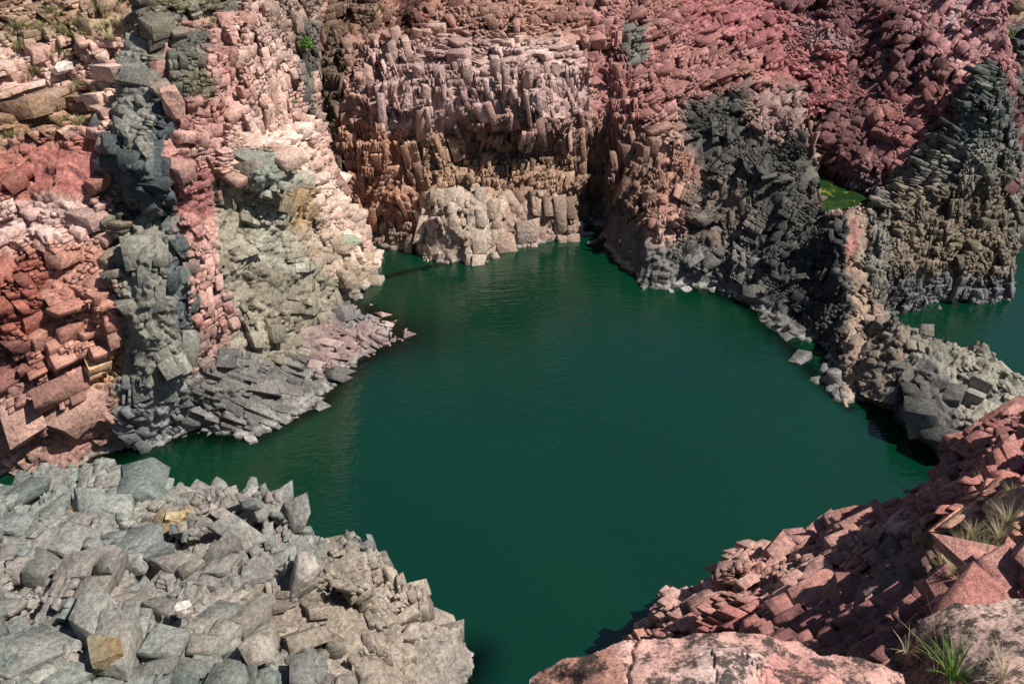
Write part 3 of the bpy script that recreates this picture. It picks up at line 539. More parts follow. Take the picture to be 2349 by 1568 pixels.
# ------------------------------------------------------------------ red slope on the near right bank
G_poly = [(1440, 1475), (1482, 1430), (1500, 1398), (1530, 1362), (1560, 1352), (1618, 1342), (1632, 1318), (1662, 1288), (1668, 1268), (1700, 1248), (1790, 1242), (1850, 1232), (1872, 1196), (1900, 1186), (1958, 1185), (1990, 1170), (2060, 1165), (2095, 1158), (2072, 1122), (2132, 1108), (2165, 1075), (2182, 1050), (2200, 1028), (2262, 962), (2300, 942), (2349, 936), (2480, 915), (2480, 1500), (2200, 1640), (1400, 1640), (1400, 1500)]
G_ctrl = [(1440, 1470, 'z1.2'), (1482, 1440, 'z2.0'), (1530, 1365, 'z2.6'), (1620, 1342, 'z3.2'), (1665, 1285, 'z3.7'), (1790, 1245, 'z4.2'), (1872, 1200, 'z4.8'), (1960, 1190, 'z5.4'), (2090, 1165, 'z6.3'), (2075, 1125, 'z6.2'), (2135, 1110, 'z6.8'), (2180, 1060, 'z7.6'), (2262, 965, 'z9'), (2349, 940, 'z10'), (2480, 920, 'z12'),
 (1560, 1440, 'z3.6'), (1520, 1500, 'z3.4'), (1620, 1400, 'z4.4'), (1700, 1350, 'z5'), (1750, 1280, 'z4.7'), (1820, 1320, 'z6'), (1900, 1250, 'z6'), (1980, 1240, 'z6.6'), (1700, 1440, 'z6'), (1850, 1420, 'z8.2'), (1980, 1360, 'z9'), (2050, 1250, 'z8.3'), (2100, 1300, 'z10'), (2150, 1180, 'z8.4'), (2200, 1120, 'z9'), (2260, 1040, 'z10.2'), (2349, 1050, 'z11.8'), (2250, 1200, 'z11.5'), (2349, 1200, 'z13.5'), (2250, 1320, 'z14.5'), (2349, 1340, 'z16.5'), (2150, 1400, 'z14'), (2000, 1470, 'z12'), (1850, 1500, 'z10'), (2480, 1300, 'z17'), (2200, 1600, 'z19'), (1700, 1640, 'z10'), (1450, 1640, 'z5')]
G_paint = [(None, (168, 98, 88), (194, 132, 118), 1), ([(1440, 1400), (1700, 1240), (2100, 1160), (2100, 1250), (1700, 1380), (1480, 1480)], (182, 124, 110), (204, 156, 140), 20), ([(2000, 1260), (2150, 1300), (2120, 1500), (1700, 1600), (1700, 1480)], (142, 86, 82), (160, 104, 98), 18), ([(2240, 1140), (2500, 1120), (2500, 1280), (2250, 1260)], (190, 130, 102), (206, 156, 126), 16), ([(1990, 1230), (2080, 1240), (2060, 1370), (1990, 1340)], (122, 100, 92), (138, 112, 102), 7), ([(2100, 1240), (2180, 1230), (2170, 1330), (2100, 1340)], (112, 80, 72), (130, 96, 86), 8)]
# ------------------------------------------------------------------ grey jointed platform on the near left
I_poly = [(-120, 1115), (0, 1105), (60, 1092), (100, 1075), (170, 1070), (232, 1064), (285, 1075), (335, 1078), (362, 1102), (385, 1098), (425, 1096), (452, 1126), (472, 1130), (500, 1115), (515, 1133), (600, 1119), (618, 1135), (640, 1130), (668, 1160), (690, 1200), (712, 1222), (740, 1240), (790, 1250), (803, 1234), (850, 1234), (892, 1292), (930, 1343), (962, 1342), (988, 1385), (985, 1420), (1040, 1458), (1090, 1500), (1086, 1530), (1060, 1568), (1040, 1640), (-120, 1640)]
I_ctrl = [(-100, 1115, 'z5.6'), (0, 1105, 'z5.4'), (170, 1070, 'z5'), (300, 1080, 'z5'), (455, 1128, 'z5'), (600, 1122, 'z4.9'), (650, 1140, 'z4.6'), (690, 1205, 'z4.5'), (790, 1252, 'z3.7'), (850, 1240, 'z3.5'), (900, 1310, 'z2.9'), (965, 1345, 'z2.2'), (990, 1420, 'z1.6'), (1040, 1462, 'z.7'), (1090, 1505, 'z.15'), (1062, 1568, 'z.1'), (1045, 1640, 'z0'),
 (1000, 1500, 'z1.6'), (980, 1568, 'z2'), (900, 1400, 'z3.6'), (0, 1200, 'z6'), (150, 1150, 'z5.7'), (0, 1300, 'z6.5'), (300, 1180, 'z5.8'), (300, 1300, 'z6.4'), (450, 1200, 'z5.8'), (600, 1200, 'z5.8'), (560, 1300, 'z6.2'), (700, 1300, 'z5.6'), (0, 1500, 'z7.3'), (300, 1450, 'z6.8'), (560, 1380, 'z6.4'), (580, 1440, 'z5.9'), (560, 1520, 'z6.4'), (800, 1330, 'z4.8'), (750, 1420, 'z5.4'), (800, 1500, 'z4.8'), (900, 1520, 'z3.6'), (640, 1640, 'z6.6'), (300, 1600, 'z7.2'), (0, 1640, 'z7.6'), (-100, 1640, 'z7.9'), (900, 1640, 'z3.9')]
I_paint = [(None, (124, 129, 124), (156, 143, 132), 1), ([(-150, 1050), (480, 1050), (420, 1200), (-150, 1240)], (126, 134, 128), (154, 146, 134), 30), ([(-150, 1440), (640, 1400), (640, 1700), (-150, 1700)], (116, 128, 122), (148, 140, 128), 30), ([(560, 1350), (800, 1330), (800, 1500), (600, 1500)], (124, 112, 98), (148, 132, 116), 18), ([(760, 1240), (1000, 1340), (1100, 1500), (1060, 1700), (820, 1700), (700, 1350)], (148, 134, 116), (168, 150, 134), 24), ([(440, 1150), (560, 1150), (560, 1300), (420, 1330)], (130, 126, 118), (150, 138, 126), 14), ([(960, 1450), (1110, 1480), (1080, 1600), (980, 1600)], (138, 128, 118), (158, 146, 134), 14), ([(385, 1170), (425, 1165), (430, 1210), (392, 1215)], (176, 146, 96), (166, 140, 100), 5), ([(160, 1160), (190, 1165), (188, 1182), (160, 1178)], (190, 130, 76), (170, 122, 80), 4), ([(680, 1150), (696, 1148), (700, 1170), (688, 1175)], (196, 134, 80), (180, 130, 90), 3), ([(120, 1220), (150, 1222), (148, 1240), (122, 1238)], (196, 140, 86), (184, 132, 90), 3)]
# ------------------------------------------------------------------ joint systems of the masses
SOLID = dict(fill=0, sink=0.0)
FA = frame(50, 3, 4); FV = frame(50, 2, 0); FB = frame(6, 2, 0); FB2 = frame(-18, 4, 3); FBD = frame(12, 24, 6); FC = frame(-30, 6, 6); FE = frame(14, 1, 0); FED = frame(14, -22, 0); FG = frame(24, 6, 6); FI = frame(-8, 2, -3); FS = frame(-38, 8, 10)
A_styles = [
 (None, B(FA, (1.6, 1.4, .85), (.26, 1.3), .22, .3)),
 (A_pillar, B(FV, (1.6, 1.0, .9), (.3, 1.35), .28, .03, fit=1.0, sink=.05, fill=.85, rel=.10, gtilt=4, shear=.22, tilt=.8, irr=.8, chip=.3, group=3, facet=(1.2, .08), f2=(.4, .03))),
 (A_pil2, B(FV, (1.1, 1.0, 1.5), (.3, 1.25), .26, .03, fit=1.0, sink=.04, fill=.85, rel=.10, gtilt=4, shear=.22, tilt=.8, irr=.8, chip=.3, group=3, facet=(1.0, .08), f2=(.35, .03))),
 (A_vein, B(FV, (1, 1, .9), (.24, .9), .25, .35)),
 ([(545, -170), (560, 330), (640, 300), (760, 440), (760, 200), (745, -170)], B(FV, (1.0, 1.0, 1.5), (.24, .9), .22, .4)),
 (A_butt, B(FA, (1.1, 1, 1), (.35, 1.6), .25, .08, fit=.9, spin=.5, sink=.15, fill=.93, rel=.2, gtilt=8, shear=.3, chip=.2, facet=(1.0, .12), f2=(.35, .05))),
 ([(620, 290), (700, 280), (770, 400), (850, 530), (890, 600), (860, 650), (780, 560), (700, 430)], B(FV, (1.2, 1, .8), (.3, 1.2), .3, .3, sink=.08, fill=.8, rel=.12)),
 ([(430, 880), (700, 790), (900, 690), (960, 780), (700, 1060), (430, 1060)], B(FA, (1.8, .8, .7), (.3, 1.1), .3, .05, fit=1.0, spin=.6, sink=.08, fill=.85, rel=.12, facet=(.8, .09), f2=(.3, .045))),
 ([(-160, 880), (290, 880), (290, 1120), (-160, 1160)], B(frame(40, 12, 14), (1.9, 1.5, .7), (.4, 2.0), .3, .3, sink=.1, fill=.95, rel=.3, facet=(1.2, .12), f2=(.4, .05))),
 ([(66, 350), (212, 350), (222, 452), (80, 452)], B(FV, (1, 1, 1), (2.4, 3), .5, .05, sink=-.15, fill=.3, rel=.12, facet=(2.2, .1), f2=(.9, .02))),
]
B_styles = [
 (None, B(FB, (.85, 1, 3.0), (.2, 1.35), .16, .12, group=3.6, gtilt=4, shear=.18, rel=.7)),
 ([(670, -260), (1480, -260), (1440, 70), (1100, 100), (740, 100)], B(FB, (1, 1, 1.2), (.3, 1.3), .22, .4)),
 ([(1000, 60), (1400, 60), (1400, 150), (1000, 150)], B(FB2, (1.3, 1.3, .8), (.3, 1.4), .25, .4)),
 ([(945, 440), (1140, 440), (1145, 640), (940, 640)], B(FB, (1, 1, 1.7), (.4, 1.35), .3, .05, fit=.9, sink=.10, fill=.9, rel=.12, gtilt=3, shear=.15, irr=.7, chip=.3, group=3.0, facet=(1.2, .1), f2=(.5, .03))),
 ([(1140, 440), (1380, 440), (1380, 600), (1140, 620)], B(FB, (1, 1, 1.7), (.35, 1.8), .3, .1, fit=.6, sink=.2, rel=.3, gtilt=5)),
 ([(1390, -260), (1740, -260), (1960, 60), (1960, 260), (1720, 320), (1480, 330), (1440, 100)], B(FBD, (2.2, 1.5, .62), (.24, 1.0), .22, .45, tilt=4, gtilt=4)),
 ([(1780, 20), (1960, 50), (1960, 260), (1850, 260), (1800, 120)], B(FBD, (1, 1, 1), (.22, .7), .25, .3, tilt=14, chip=.9)),
 (B_head, B(FC, (1.1, 1, 1.9), (.18, .85), .16, .08, fit=.75, spin=.25, tilt=1.5, gtilt=11, shear=.4, irr=.9, rel=.34, group=2.2, sink=.3)),
 ([(1385, 480), (1500, 520), (1560, 640), (1500, 700), (1380, 620)], B(FC, **SOLID, facet=(1.6, .14), f2=(.6, .05))),
 ([(1500, 590), (1800, 680), (1985, 900), (1900, 960), (1700, 760), (1480, 700)], B(FC, (1.2, 1, 1), (.3, 1.3), .3, .15, gtilt=10, shear=.3, sink=.05, fill=.6, rel=.12)),
 (B_east, B(FE, (.85, .85, 2.0), (.16, .6), .2, .4, tilt=3, gtilt=6, group=1.8)),
 ([(2030, 380), (2240, 130), (2300, 150), (2200, 400), (2080, 470), (2000, 480)], B(FED, (2.2, 1, .6), (.22, .8), .25, .4)),
 ([(1930, 480), (1990, 480), (1998, 700), (1975, 940), (1940, 960), (1920, 800), (1932, 620)], B(FC, (1, 1, 1), (.2, .6), .3, .12, sink=.0, fill=.5, rel=.12, tilt=12, chip=.9)),
]
D_styles = [(None, B(frame(30, 34, 10), (1.2, 1, 1.6), (.26, 1.15), .22, .4, rel=.6))]
J_styles = [(None, B(frame(12, 16, 8), (2.6, 1.6, .7), (.5, 1.8), .25, .4, group=6)),
 ([(2230, 60), (2600, 60), (2600, 600), (2230, 600)], B(frame(4, 0, 0), (2.8, 1.8, 1), (.5, 2.0), .3, .45, group=6))]
S_styles = [(None, B(FS, (1.1, 1, 1), (.28, 1.3), .28, .2, sink=.05, fill=.6, rel=.12, tilt=7, facet=(.8, .1), f2=(.3, .05))),
 ([(2070, 850), (2150, 810), (2200, 880), (2215, 1080), (2050, 960)], B(FS, (1, 1, 1), (1.2, 2.4), .5, .1, sink=-.05, fill=.5, rel=.12, tilt=4, facet=(1.8, .16), f2=(.7, .04)))]
G_styles = [(None, B(FG, (1.9, 1.35, .8), (.2, 1.15), .2, .2, gtilt=8, shear=.32, irr=.8, chip=.5, group=2.6)),
 ([(1440, 1400), (1750, 1330), (1760, 1500), (1440, 1560)], B(FG, (1.4, 1.2, .85), (.2, .8), .22, .25, sink=.25, gtilt=8)),
 ([(2130, 1150), (2500, 1080), (2500, 1420), (2180, 1420)], B(FG, (1.6, 1.3, .8), (.24, 1.0), .26, .25, shear=.35, irr=1.0, gtilt=10, chip=.5))]
I_styles = [(None, B(FI, (1, 1.15, .9), (.42, 1.7), .22, .12, sink=.25, irr=.7, fill=.97, tilt=2.5, gtilt=9, chip=.35, warp=.04, group=2.2, rel=.22)),
 ([(590, 1110), (700, 1180), (900, 1260), (1110, 1500), (1060, 1640), (780, 1640), (650, 1300), (560, 1200)], B(frame(30, 6, 14), (.8, 1, 1.3), (.26, 1.0), .22, .4, sink=.2, tilt=5, gtilt=9, chip=.5, group=2)),
 ([(560, 1380), (760, 1340), (760, 1480), (580, 1500)], B(frame(20, 5, -30), (1.5, 1.2, .6), (.3, 1.1), .25, .4, tilt=8)),
 ([(380, 1120), (520, 1110), (700, 1200), (640, 1330), (500, 1280), (400, 1220)], B(frame(25, 18, 24), (.9, 1.2, 1.4), (.36, 1.3), .28, .4, tilt=8, chip=.35)),
 ([(960, 1430), (1110, 1480), (1080, 1620), (960, 1600)], B(FI, (1, 1, .8), (1.0, 2.2), .5, .1, sink=-.02, fill=.4, rel=.12, facet=(1.2, .1)))]
# ------------------------------------------------------------------ build the masses
SURF_A = rock_blocks([('cliff', 'left cliff of pink and red jointed rock with an upright dark grey pillar', None)], A_poly, A_ctrl, A_styles, A_paint, seed=11, bumps=[(625, 390, 70, 60, .7)])
SURF_B = rock_blocks([('cliff', 'far pink cliff with upright columns above the far shore', None), ('headland', 'dark grey headland of rough rock right of the pool', [(1400, 330), (1560, 230), (1700, 215), (1740, 250), (1850, 280), (1990, 200), (1995, 480), (1992, 600), (1985, 940), (1900, 1000), (1300, 640), (1340, 480)]), ('buttress', 'dark columnar rock buttress between the pond and the right-hand water', [(1992, 480), (2060, 380), (2200, 90), (2420, 60), (2420, 800), (2040, 800), (1985, 940), (1988, 700)])],
            B_poly, B_ctrl, B_styles, B_paint, seed=23, bumps=[(1180, 190, 14, 70, .7), (1225, 200, 12, 60, .7), (1130, 190, 10, 60, -.6), (1050, 520, 60, 70, .5), (1365, 475, 36, 110, -2.2), (1395, 330, 26, 70, -1.1), (1190, 345, 150, 26, -1.3), (1180, 272, 170, 20, .5), (1330, 200, 14, 80, -.8), (1290, 480, 12, 60, -.7), (950, 420, 16, 90, -.8), (900, 250, 12, 80, -.6)])
SURF_D = rock_blocks([('ravine', 'shaded maroon bowl behind the headland', None)], D_poly, D_ctrl, D_styles, D_paint, seed=37, wl=False)
SURF_J = rock_blocks([('hillside', 'brown and dark terraced bank at the back', None)], J_poly, J_ctrl, J_styles, J_paint, seed=41)
rock_blocks([('rock_spit', 'low grey spit of angular rock reaching into the water', None)], S_poly, S_ctrl, S_styles, S_paint, seed=53)
SURF_G = rock_blocks([('slope', 'red stepped rock slope on the near right bank', None)], G_poly, G_ctrl, G_styles, G_paint, seed=67, wl=False)
SURF_I = rock_blocks([('rock_platform', 'grey fractured rock platform on the near left', None)], I_poly, I_ctrl, I_styles, I_paint, seed=79, block='rock_slab', bumps=[(55, 1385, 48, 52, -1.3), (338, 1345, 22, 48, -1.0), (80, 1335, 50, 16, -.6), (405, 1188, 24, 12, -.5)])
# ------------------------------------------------------------------ near boulders under the camera
def near_boulder(name, label, cat, poly, ctrl, paint, seed, bumps=(), skirt=(.25, .5, 1.2)):
    pos, norm = surface(ctrl, bumps); f = painter(paint, seed, False)
    o = base_shell(name, label, poly, pos, norm, 2.5, 0, lambda u, v, p, p0, a, b: f(u, v, p, p0), MAT_NEAR, skirt, seed, noise=.022, smooth=True, edge=5)
    del o['kind']; return tag(o, label, cat)
H_poly = [(1215, 1560), (1235, 1540), (1300, 1512), (1400, 1480), (1480, 1462), (1560, 1458), (1620, 1442), (1680, 1440), (1760, 1452), (1840, 1478), (1880, 1494), (1960, 1502), (2030, 1520), (2070, 1545), (2085, 1600), (2085, 1700), (1215, 1700)]
H_ctrl = [(1220, 1565, 3.15), (1300, 1515, 3.2), (1400, 1485, 3.25), (1560, 1462, 3.3), (1650, 1445, 3.3), (1760, 1458, 3.25), (1880, 1500, 3.15), (2030, 1525, 3.05), (2080, 1600, 2.9), (1300, 1620, 2.95), (1450, 1560, 2.98), (1450, 1690, 2.62), (1650, 1560, 2.9), (1650, 1690, 2.5), (1850, 1600, 2.8), (1850, 1690, 2.5), (2060, 1690, 2.6), (1220, 1700, 2.9)]
H_paint = [(None, (204, 142, 128), (226, 176, 160), 1), ([(1600, 1480), (1760, 1500), (1700, 1600), (1560, 1700), (1540, 1560)], (220, 176, 160), (234, 198, 184), 30), ([(1215, 1500), (1400, 1480), (1430, 1600), (1215, 1700)], (150, 100, 86), (186, 128, 108), 16), ([(1760, 1500), (1900, 1540), (1800, 1640), (1720, 1600)], (200, 130, 118), (216, 154, 142), 16)]
SURF_H = surface(H_ctrl)
near_boulder('granite_boulder', 'large pale pink granite boulder with black lichen at the bottom of the picture', 'boulder', H_poly, H_ctrl, H_paint, 83, bumps=[(1462 - k*3 - (k % 3)*4, 1462 + k*17, 6, 11, -.05) for k in range(9)] + [(1632 + k*2.5 + (k % 2)*4, 1500 + k*15, 3.5, 10, -.022) for k in range(7)] + [(1700 + k*11, 1500 + k*12, 4, 10, -.018) for k in range(6)] + [(1700, 1475, 60, 22, -.03), (1880, 1545, 40, 30, .05), (1300, 1560, 40, 22, -.06)])
K_poly = [(2030, 1520), (2075, 1462), (2110, 1420), (2180, 1386), (2240, 1378), (2349, 1372), (2480, 1370), (2480, 1700), (2030, 1700)]
K_ctrl = [(2060, 1480, 3.9), (2110, 1425, 3.95), (2180, 1392, 3.95), (2349, 1378, 3.9), (2470, 1376, 3.8), (2100, 1560, 3.6), (2250, 1480, 3.55), (2400, 1480, 3.4), (2250, 1600, 3.15), (2400, 1690, 2.9), (2060, 1690, 3.2)]
K_paint = [(None, (196, 150, 134), (222, 182, 164), 1), ([(2030, 1460), (2150, 1440), (2180, 1560), (2030, 1600)], (120, 84, 74), (160, 110, 96), 18)]
SURF_K = surface(K_ctrl)
near_boulder('lichen_boulder', 'pink boulder blotched with black lichen in the bottom right corner behind the green grass', 'boulder', K_poly, K_ctrl, K_paint, 89)
# ------------------------------------------------------------------ water
def px_world(u, v, z=0.0): return at(u, v, 'z%g' % z)
SHORE = [(200, 1070, 1.6), (265, 1038, 1.4), (330, 1034, .5), (425, 994, .9), (520, 1002, .9), (590, 1000, .7), (650, 975, .5), (740, 930, .6), (775, 880, .9), (825, 830, .9), (915, 772, 2.6), (850, 715, .9), (795, 688, .6), (862, 640, .3), (1040, 600, .35), (1110, 603, .35), (1570, 657, .5), (1640, 670, .6), (1720, 702, .7), (1785, 768, .8), (1845, 835, .7), (1948, 938, .35), (1090, 1510, 1.0), (1060, 1568, 1.0), (2340, 560, .6)]
def water_mesh():
    xs = np.arange(-46, 62, .35); ys = np.arange(8, 82, .35); X, Y = np.meshgrid(xs, ys); Hh, Ww = X.shape
    s = np.zeros(X.shape); S = [(px_world(a, b)[:2], c) for a, b, c in SHORE]
    for i, (p, c) in enumerate(S):
        q, c2 = S[i+1] if i + 1 < len(S) else (p, c); L2 = ((q - p)**2).sum()
        if L2 < 1e-6 or L2 > 40: q = p; L2 = 1; t = np.zeros(X.shape)
        else: t = np.clip(((X - p[0])*(q - p)[0] + (Y - p[1])*(q - p)[1])/L2, 0, 1)
        d = np.hypot(X - p[0] - t*(q - p)[0], Y - p[1] - t*(q - p)[1]); ww = c + (c2 - c)*t
        s = np.maximum(s, np.exp(-(d/ww)**1.5))
    V = np.stack([X.ravel(), Y.ravel(), 0*X.ravel()], 1); k = np.arange(Hh*Ww).reshape(Hh, Ww)
    Q = np.stack([k[:-1, :-1], k[:-1, 1:], k[1:, 1:], k[1:, :-1]], -1).reshape(-1, 4)
    return V, Q, np.repeat(s.ravel()[:, None], 3, 1)
def water_material():
    m, n, ns, l = new_mat('green_water')
    out = N(ns, 'ShaderNodeOutputMaterial'); b = N(ns, 'ShaderNodeBsdfPrincipled', i_Roughness=.015, i_IOR=1.45); b.inputs['Specular IOR Level'].default_value = .95
    g = N(ns, 'ShaderNodeNewGeometry'); a = N(ns, 'ShaderNodeAttribute', attribute_name='rock_colour')
    x = N(ns, 'ShaderNodeTexNoise'); x.inputs['Scale'].default_value = .12; x.inputs['Detail'].default_value = 3; l.new(g.outputs['Position'], x.inputs['Vector'])
    c = mixc(ns, l, x.outputs['Fac'], (.0005, .0180, .0105, 1), (.0011, .0290, .0115, 1)); l.new(c, b.inputs['Base Color'])
    tr = N(ns, 'ShaderNodeBsdfRefraction', i_Roughness=.0, i_IOR=1.01); tr.inputs['Color'].default_value = (.55, .48, .24, 1)
    gl = N(ns, 'ShaderNodeBsdfGlossy', i_Roughness=.04); gl.inputs['Color'].default_value = (1, 1, 1, 1); fr = N(ns, 'ShaderNodeFresnel', i_IOR=1.333)
    tg = N(ns, 'ShaderNodeMixShader'); l.new(fr.outputs[0], tg.inputs[0]); l.new(tr.outputs[0], tg.inputs[1]); l.new(gl.outputs[0], tg.inputs[2])
    ms = N(ns, 'ShaderNodeMixShader'); l.new(ramp(ns, l, a.outputs['Fac'], [(.12, 0.0), (.95, .85)]), ms.inputs[0]); l.new(b.outputs[0], ms.inputs[1]); l.new(tg.outputs[0], ms.inputs[2]); l.new(ms.outputs[0], out.inputs[0])
    # wind ripples: short crests, calmer and rougher patches
    mp = N(ns, 'ShaderNodeMapping'); mp.inputs['Rotation'].default_value = (0, 0, R(-14)); mp.inputs['Scale'].default_value = (1.0, 2.6, 1); l.new(g.outputs['Position'], mp.inputs['Vector'])
    w1 = N(ns, 'ShaderNodeTexNoise'); w1.inputs['Scale'].default_value = 1.9; w1.inputs['Detail'].default_value = 3; w1.inputs['Roughness'].default_value = .5; w1.inputs['Distortion'].default_value = .3; l.new(mp.outputs[0], w1.inputs['Vector'])
    w2 = N(ns, 'ShaderNodeTexNoise'); w2.inputs['Scale'].default_value = .8; w2.inputs['Detail'].default_value = 2; l.new(mp.outputs[0], w2.inputs['Vector'])
    pn = N(ns, 'ShaderNodeTexNoise'); pn.inputs['Scale'].default_value = .1; pn.inputs['Detail'].default_value = 2; l.new(g.outputs['Position'], pn.inputs['Vector'])
    ad = N(ns, 'ShaderNodeMath', operation='MULTIPLY_ADD'); l.new(w2.outputs['Fac'], ad.inputs[0]); ad.inputs[1].default_value = 1.2; l.new(w1.outputs['Fac'], ad.inputs[2])
    bp = N(ns, 'ShaderNodeBump'); bp.inputs['Distance'].default_value = .036
    l.new(ramp(ns, l, pn.outputs['Fac'], [(.35, .45), (.65, 1.0)]), bp.inputs['Strength']); l.new(ad.outputs[0], bp.inputs['Height'])
    for s in (b, gl, fr, tr): l.new(bp.outputs[0], s.inputs['Normal'])
    return m
wv_, wq_, wc_ = water_mesh()
tag(mesh_obj('water', wv_, wq_, water_material(), None, wc_), 'deep green river pool with wind ripples', kind='structure')
bedm = plain_mat('river_mud', (.05, .045, .025))
tag(mesh_obj('riverbed', [(-400, -300, -3.2), (400, -300, -3.2), (400, 500, -3.2), (-400, 500, -3.2)], [(0, 1, 2, 3)], bedm), kind='structure')
# small upland pond with algae
def flat_poly(name, pts, z, mat, nsub=1):
    P = np.array([px_world(a, b, z) for a, b in pts]); c = P.mean(0); n = len(P)
    return mesh_obj(name, np.vstack([P, c]), np.zeros((0, 4), int), mat, tris=[(i, (i+1) % n, n) for i in range(n)])
def pond_mat():
    m, n, ns, l = new_mat('pond_water'); out = N(ns, 'ShaderNodeOutputMaterial'); b = N(ns, 'ShaderNodeBsdfPrincipled', i_Roughness=.08); l.new(b.outputs[0], out.inputs[0])
    g = N(ns, 'ShaderNodeNewGeometry'); x = N(ns, 'ShaderNodeTexNoise'); x.inputs['Scale'].default_value = .9; x.inputs['Detail'].default_value = 6; x.inputs['Distortion'].default_value = 1.5; l.new(g.outputs['Position'], x.inputs['Vector'])
    r = N(ns, 'ShaderNodeValToRGB'); e = r.color_ramp.elements; e[0].position = .3; e[0].color = (.008, .026, .008, 1); e[1].position = .68; e[1].color = (.17, .17, .03, 1); e.new(.5).color = (.014, .036, .010, 1); e.new(.60).color = (.035, .06, .010, 1)
    l.new(x.outputs['Fac'], r.inputs[0]); l.new(r.outputs[0], b.inputs['Base Color']); return m
tag(flat_poly('pond', [(1880, 411), (1930, 422), (1985, 452), (1994, 468), (1952, 477), (1884, 487)], 4.65, pond_mat()), 'small pond of yellow green algae water behind the headland', kind='structure')

# ------------------------------------------------------------------ loose stones
def on_surface(surf, u, v, lift=0.0):
    P = surf[0](np.array([u]), np.array([v]))[0]; n = surf[1](np.array([u]), np.array([v]), 9.0, True)[0]; return P + n*lift, n
def stone(name, label, P, size, c1, c2, seed, rotz=0.0, group=None, mat=None, cat='stone', sharp=1.0, parent_tag=True):
    """angular loose stone: a box cut by several random fracture planes"""
    rs = np.random.default_rng(seed); bm = bmesh.new(); bmesh.ops.create_cube(bm, size=2.0)
    for k in range(9):
        n = unit(rs.normal(size=3)); bmesh.ops.bisect_plane(bm, geom=bm.verts[:] + bm.edges[:] + bm.faces[:], plane_co=n*rs.uniform(.82, 1.12), plane_no=n, clear_outer=True)
        ed = [e for e in bm.edges if e.is_boundary]
        if ed: bmesh.ops.contextual_create(bm, geom=ed)
    bmesh.ops.recalc_face_normals(bm, faces=bm.faces[:])
    bmesh.ops.bevel(bm, geom=bm.edges[:], offset=.035, segments=1, affect='EDGES')
    sx, sy, sz = size; ca, sa = math.cos(rotz), math.sin(rotz)
    for v in bm.verts:
        x, y, z = v.co.x*sx/2, v.co.y*sy/2, v.co.z*sz/2; v.co = (x*ca - y*sa, x*sa + y*ca, z)
    me = bpy.data.meshes.new(name); bm.to_mesh(me); bm.free(); n = len(me.vertices); co = np.empty(n*3); me.vertices.foreach_get('co', co); co = co.reshape(-1, 3) + P
    f = np.clip(.5 + fbm(co, .35, seed, 3)*.8, 0, 1)[:, None]; c = (lin(c1)*(1 - f) + lin(c2)*f)*ALB
    a = me.color_attributes.new('rock_colour', 'FLOAT_COLOR', 'POINT'); cc = np.ones((n, 4), np.float32); cc[:, :3] = c; a.data.foreach_set('color', cc.ravel())
    me.materials.append(mat or MAT_ROCK); o = bpy.data.objects.new(name, me); o.location = P; col.objects.link(o); return tag(o, label, cat, group)
def surf_stone(surf, u, v, lift, *a, **k):
    P, n = on_surface(surf, u, v, lift); return P
stone('loose_stone', 'small pale pinkish white stone lying loose on the grey platform', on_surface(SURF_I, 423, 1428, .42)[0], (.42, .34, .5), (206, 190, 180), (222, 210, 200), 5, .6)
stone('stained_block', 'golden brown stained block with grey lichen at the bottom edge of the grey platform', on_surface(SURF_I, 250, 1525, .38)[0], (.75, .95, .7), (156, 120, 74), (136, 134, 114), 8, .5)
stone('ochre_stone', 'ochre and white stained stone wedged in a notch near the crest of the grey platform', on_surface(SURF_I, 405, 1205, .25)[0], (.6, .5, .4), (176, 146, 96), (200, 188, 164), 12, .2)
stone('shore_boulder', 'flat grey green boulder resting on the pale ledge above the left shore', on_surface(SURF_A, 785, 560, .25)[0], (1.5, 1.0, .7), (142, 146, 128), (164, 164, 146), 14, .8)
stone('round_boulder', 'smooth pink boulder wedged beside the dark pillar', on_surface(SURF_A, 392, 248, .35)[0], (.95, .9, 1.4), (204, 158, 142), (218, 176, 160), 17, .4)
stone('white_block', 'bright white wedge-shaped block on the upper left ledges', on_surface(SURF_A, 148, 165, .35)[0], (.8, .7, .5), (228, 206, 194), (236, 220, 210), 21, 1.0)
for i, (u, v, s, lb) in enumerate([(826, 683, .28, 'small pale stone standing in the water off the left shore'), (1575, 664, .5, 'flat grey stone at the waterline below the dark headland'), (1540, 668, .3, 'smaller wet stone beside the flat stone below the headland'), (575, 1008, .5, 'grey stone in the water at the foot of the left shore')]):
    P = at(u, v, 'z0.0'); stone('shore_stone', lb, P, (s*1.3, s, s*.5), (150, 146, 140), (178, 174, 166), 31 + i, i*.7)
# ------------------------------------------------------------------ plants
def leaf_mat(name, c, c2, rough=.6):
    m, n, ns, l = new_mat(name); out = N(ns, 'ShaderNodeOutputMaterial'); b = N(ns, 'ShaderNodeBsdfPrincipled', i_Roughness=rough)
    g = N(ns, 'ShaderNodeNewGeometry'); x = N(ns, 'ShaderNodeTexNoise'); x.inputs['Scale'].default_value = 14; l.new(g.outputs['Position'], x.inputs['Vector'])
    l.new(mixc(ns, l, ramp(ns, l, x.outputs['Fac'], [(.35, 0.0), (.65, 1.0)]), tuple(c) + (1,), tuple(c2) + (1,)), b.inputs['Base Color'])
    t = N(ns, 'ShaderNodeBsdfTranslucent'); t.inputs['Color'].default_value = tuple(c2) + (1,); ms = N(ns, 'ShaderNodeMixShader', i_Fac=.25); l.new(b.outputs[0], ms.inputs[1]); l.new(t.outputs[0], ms.inputs[2]); l.new(ms.outputs[0], out.inputs[0]); return m
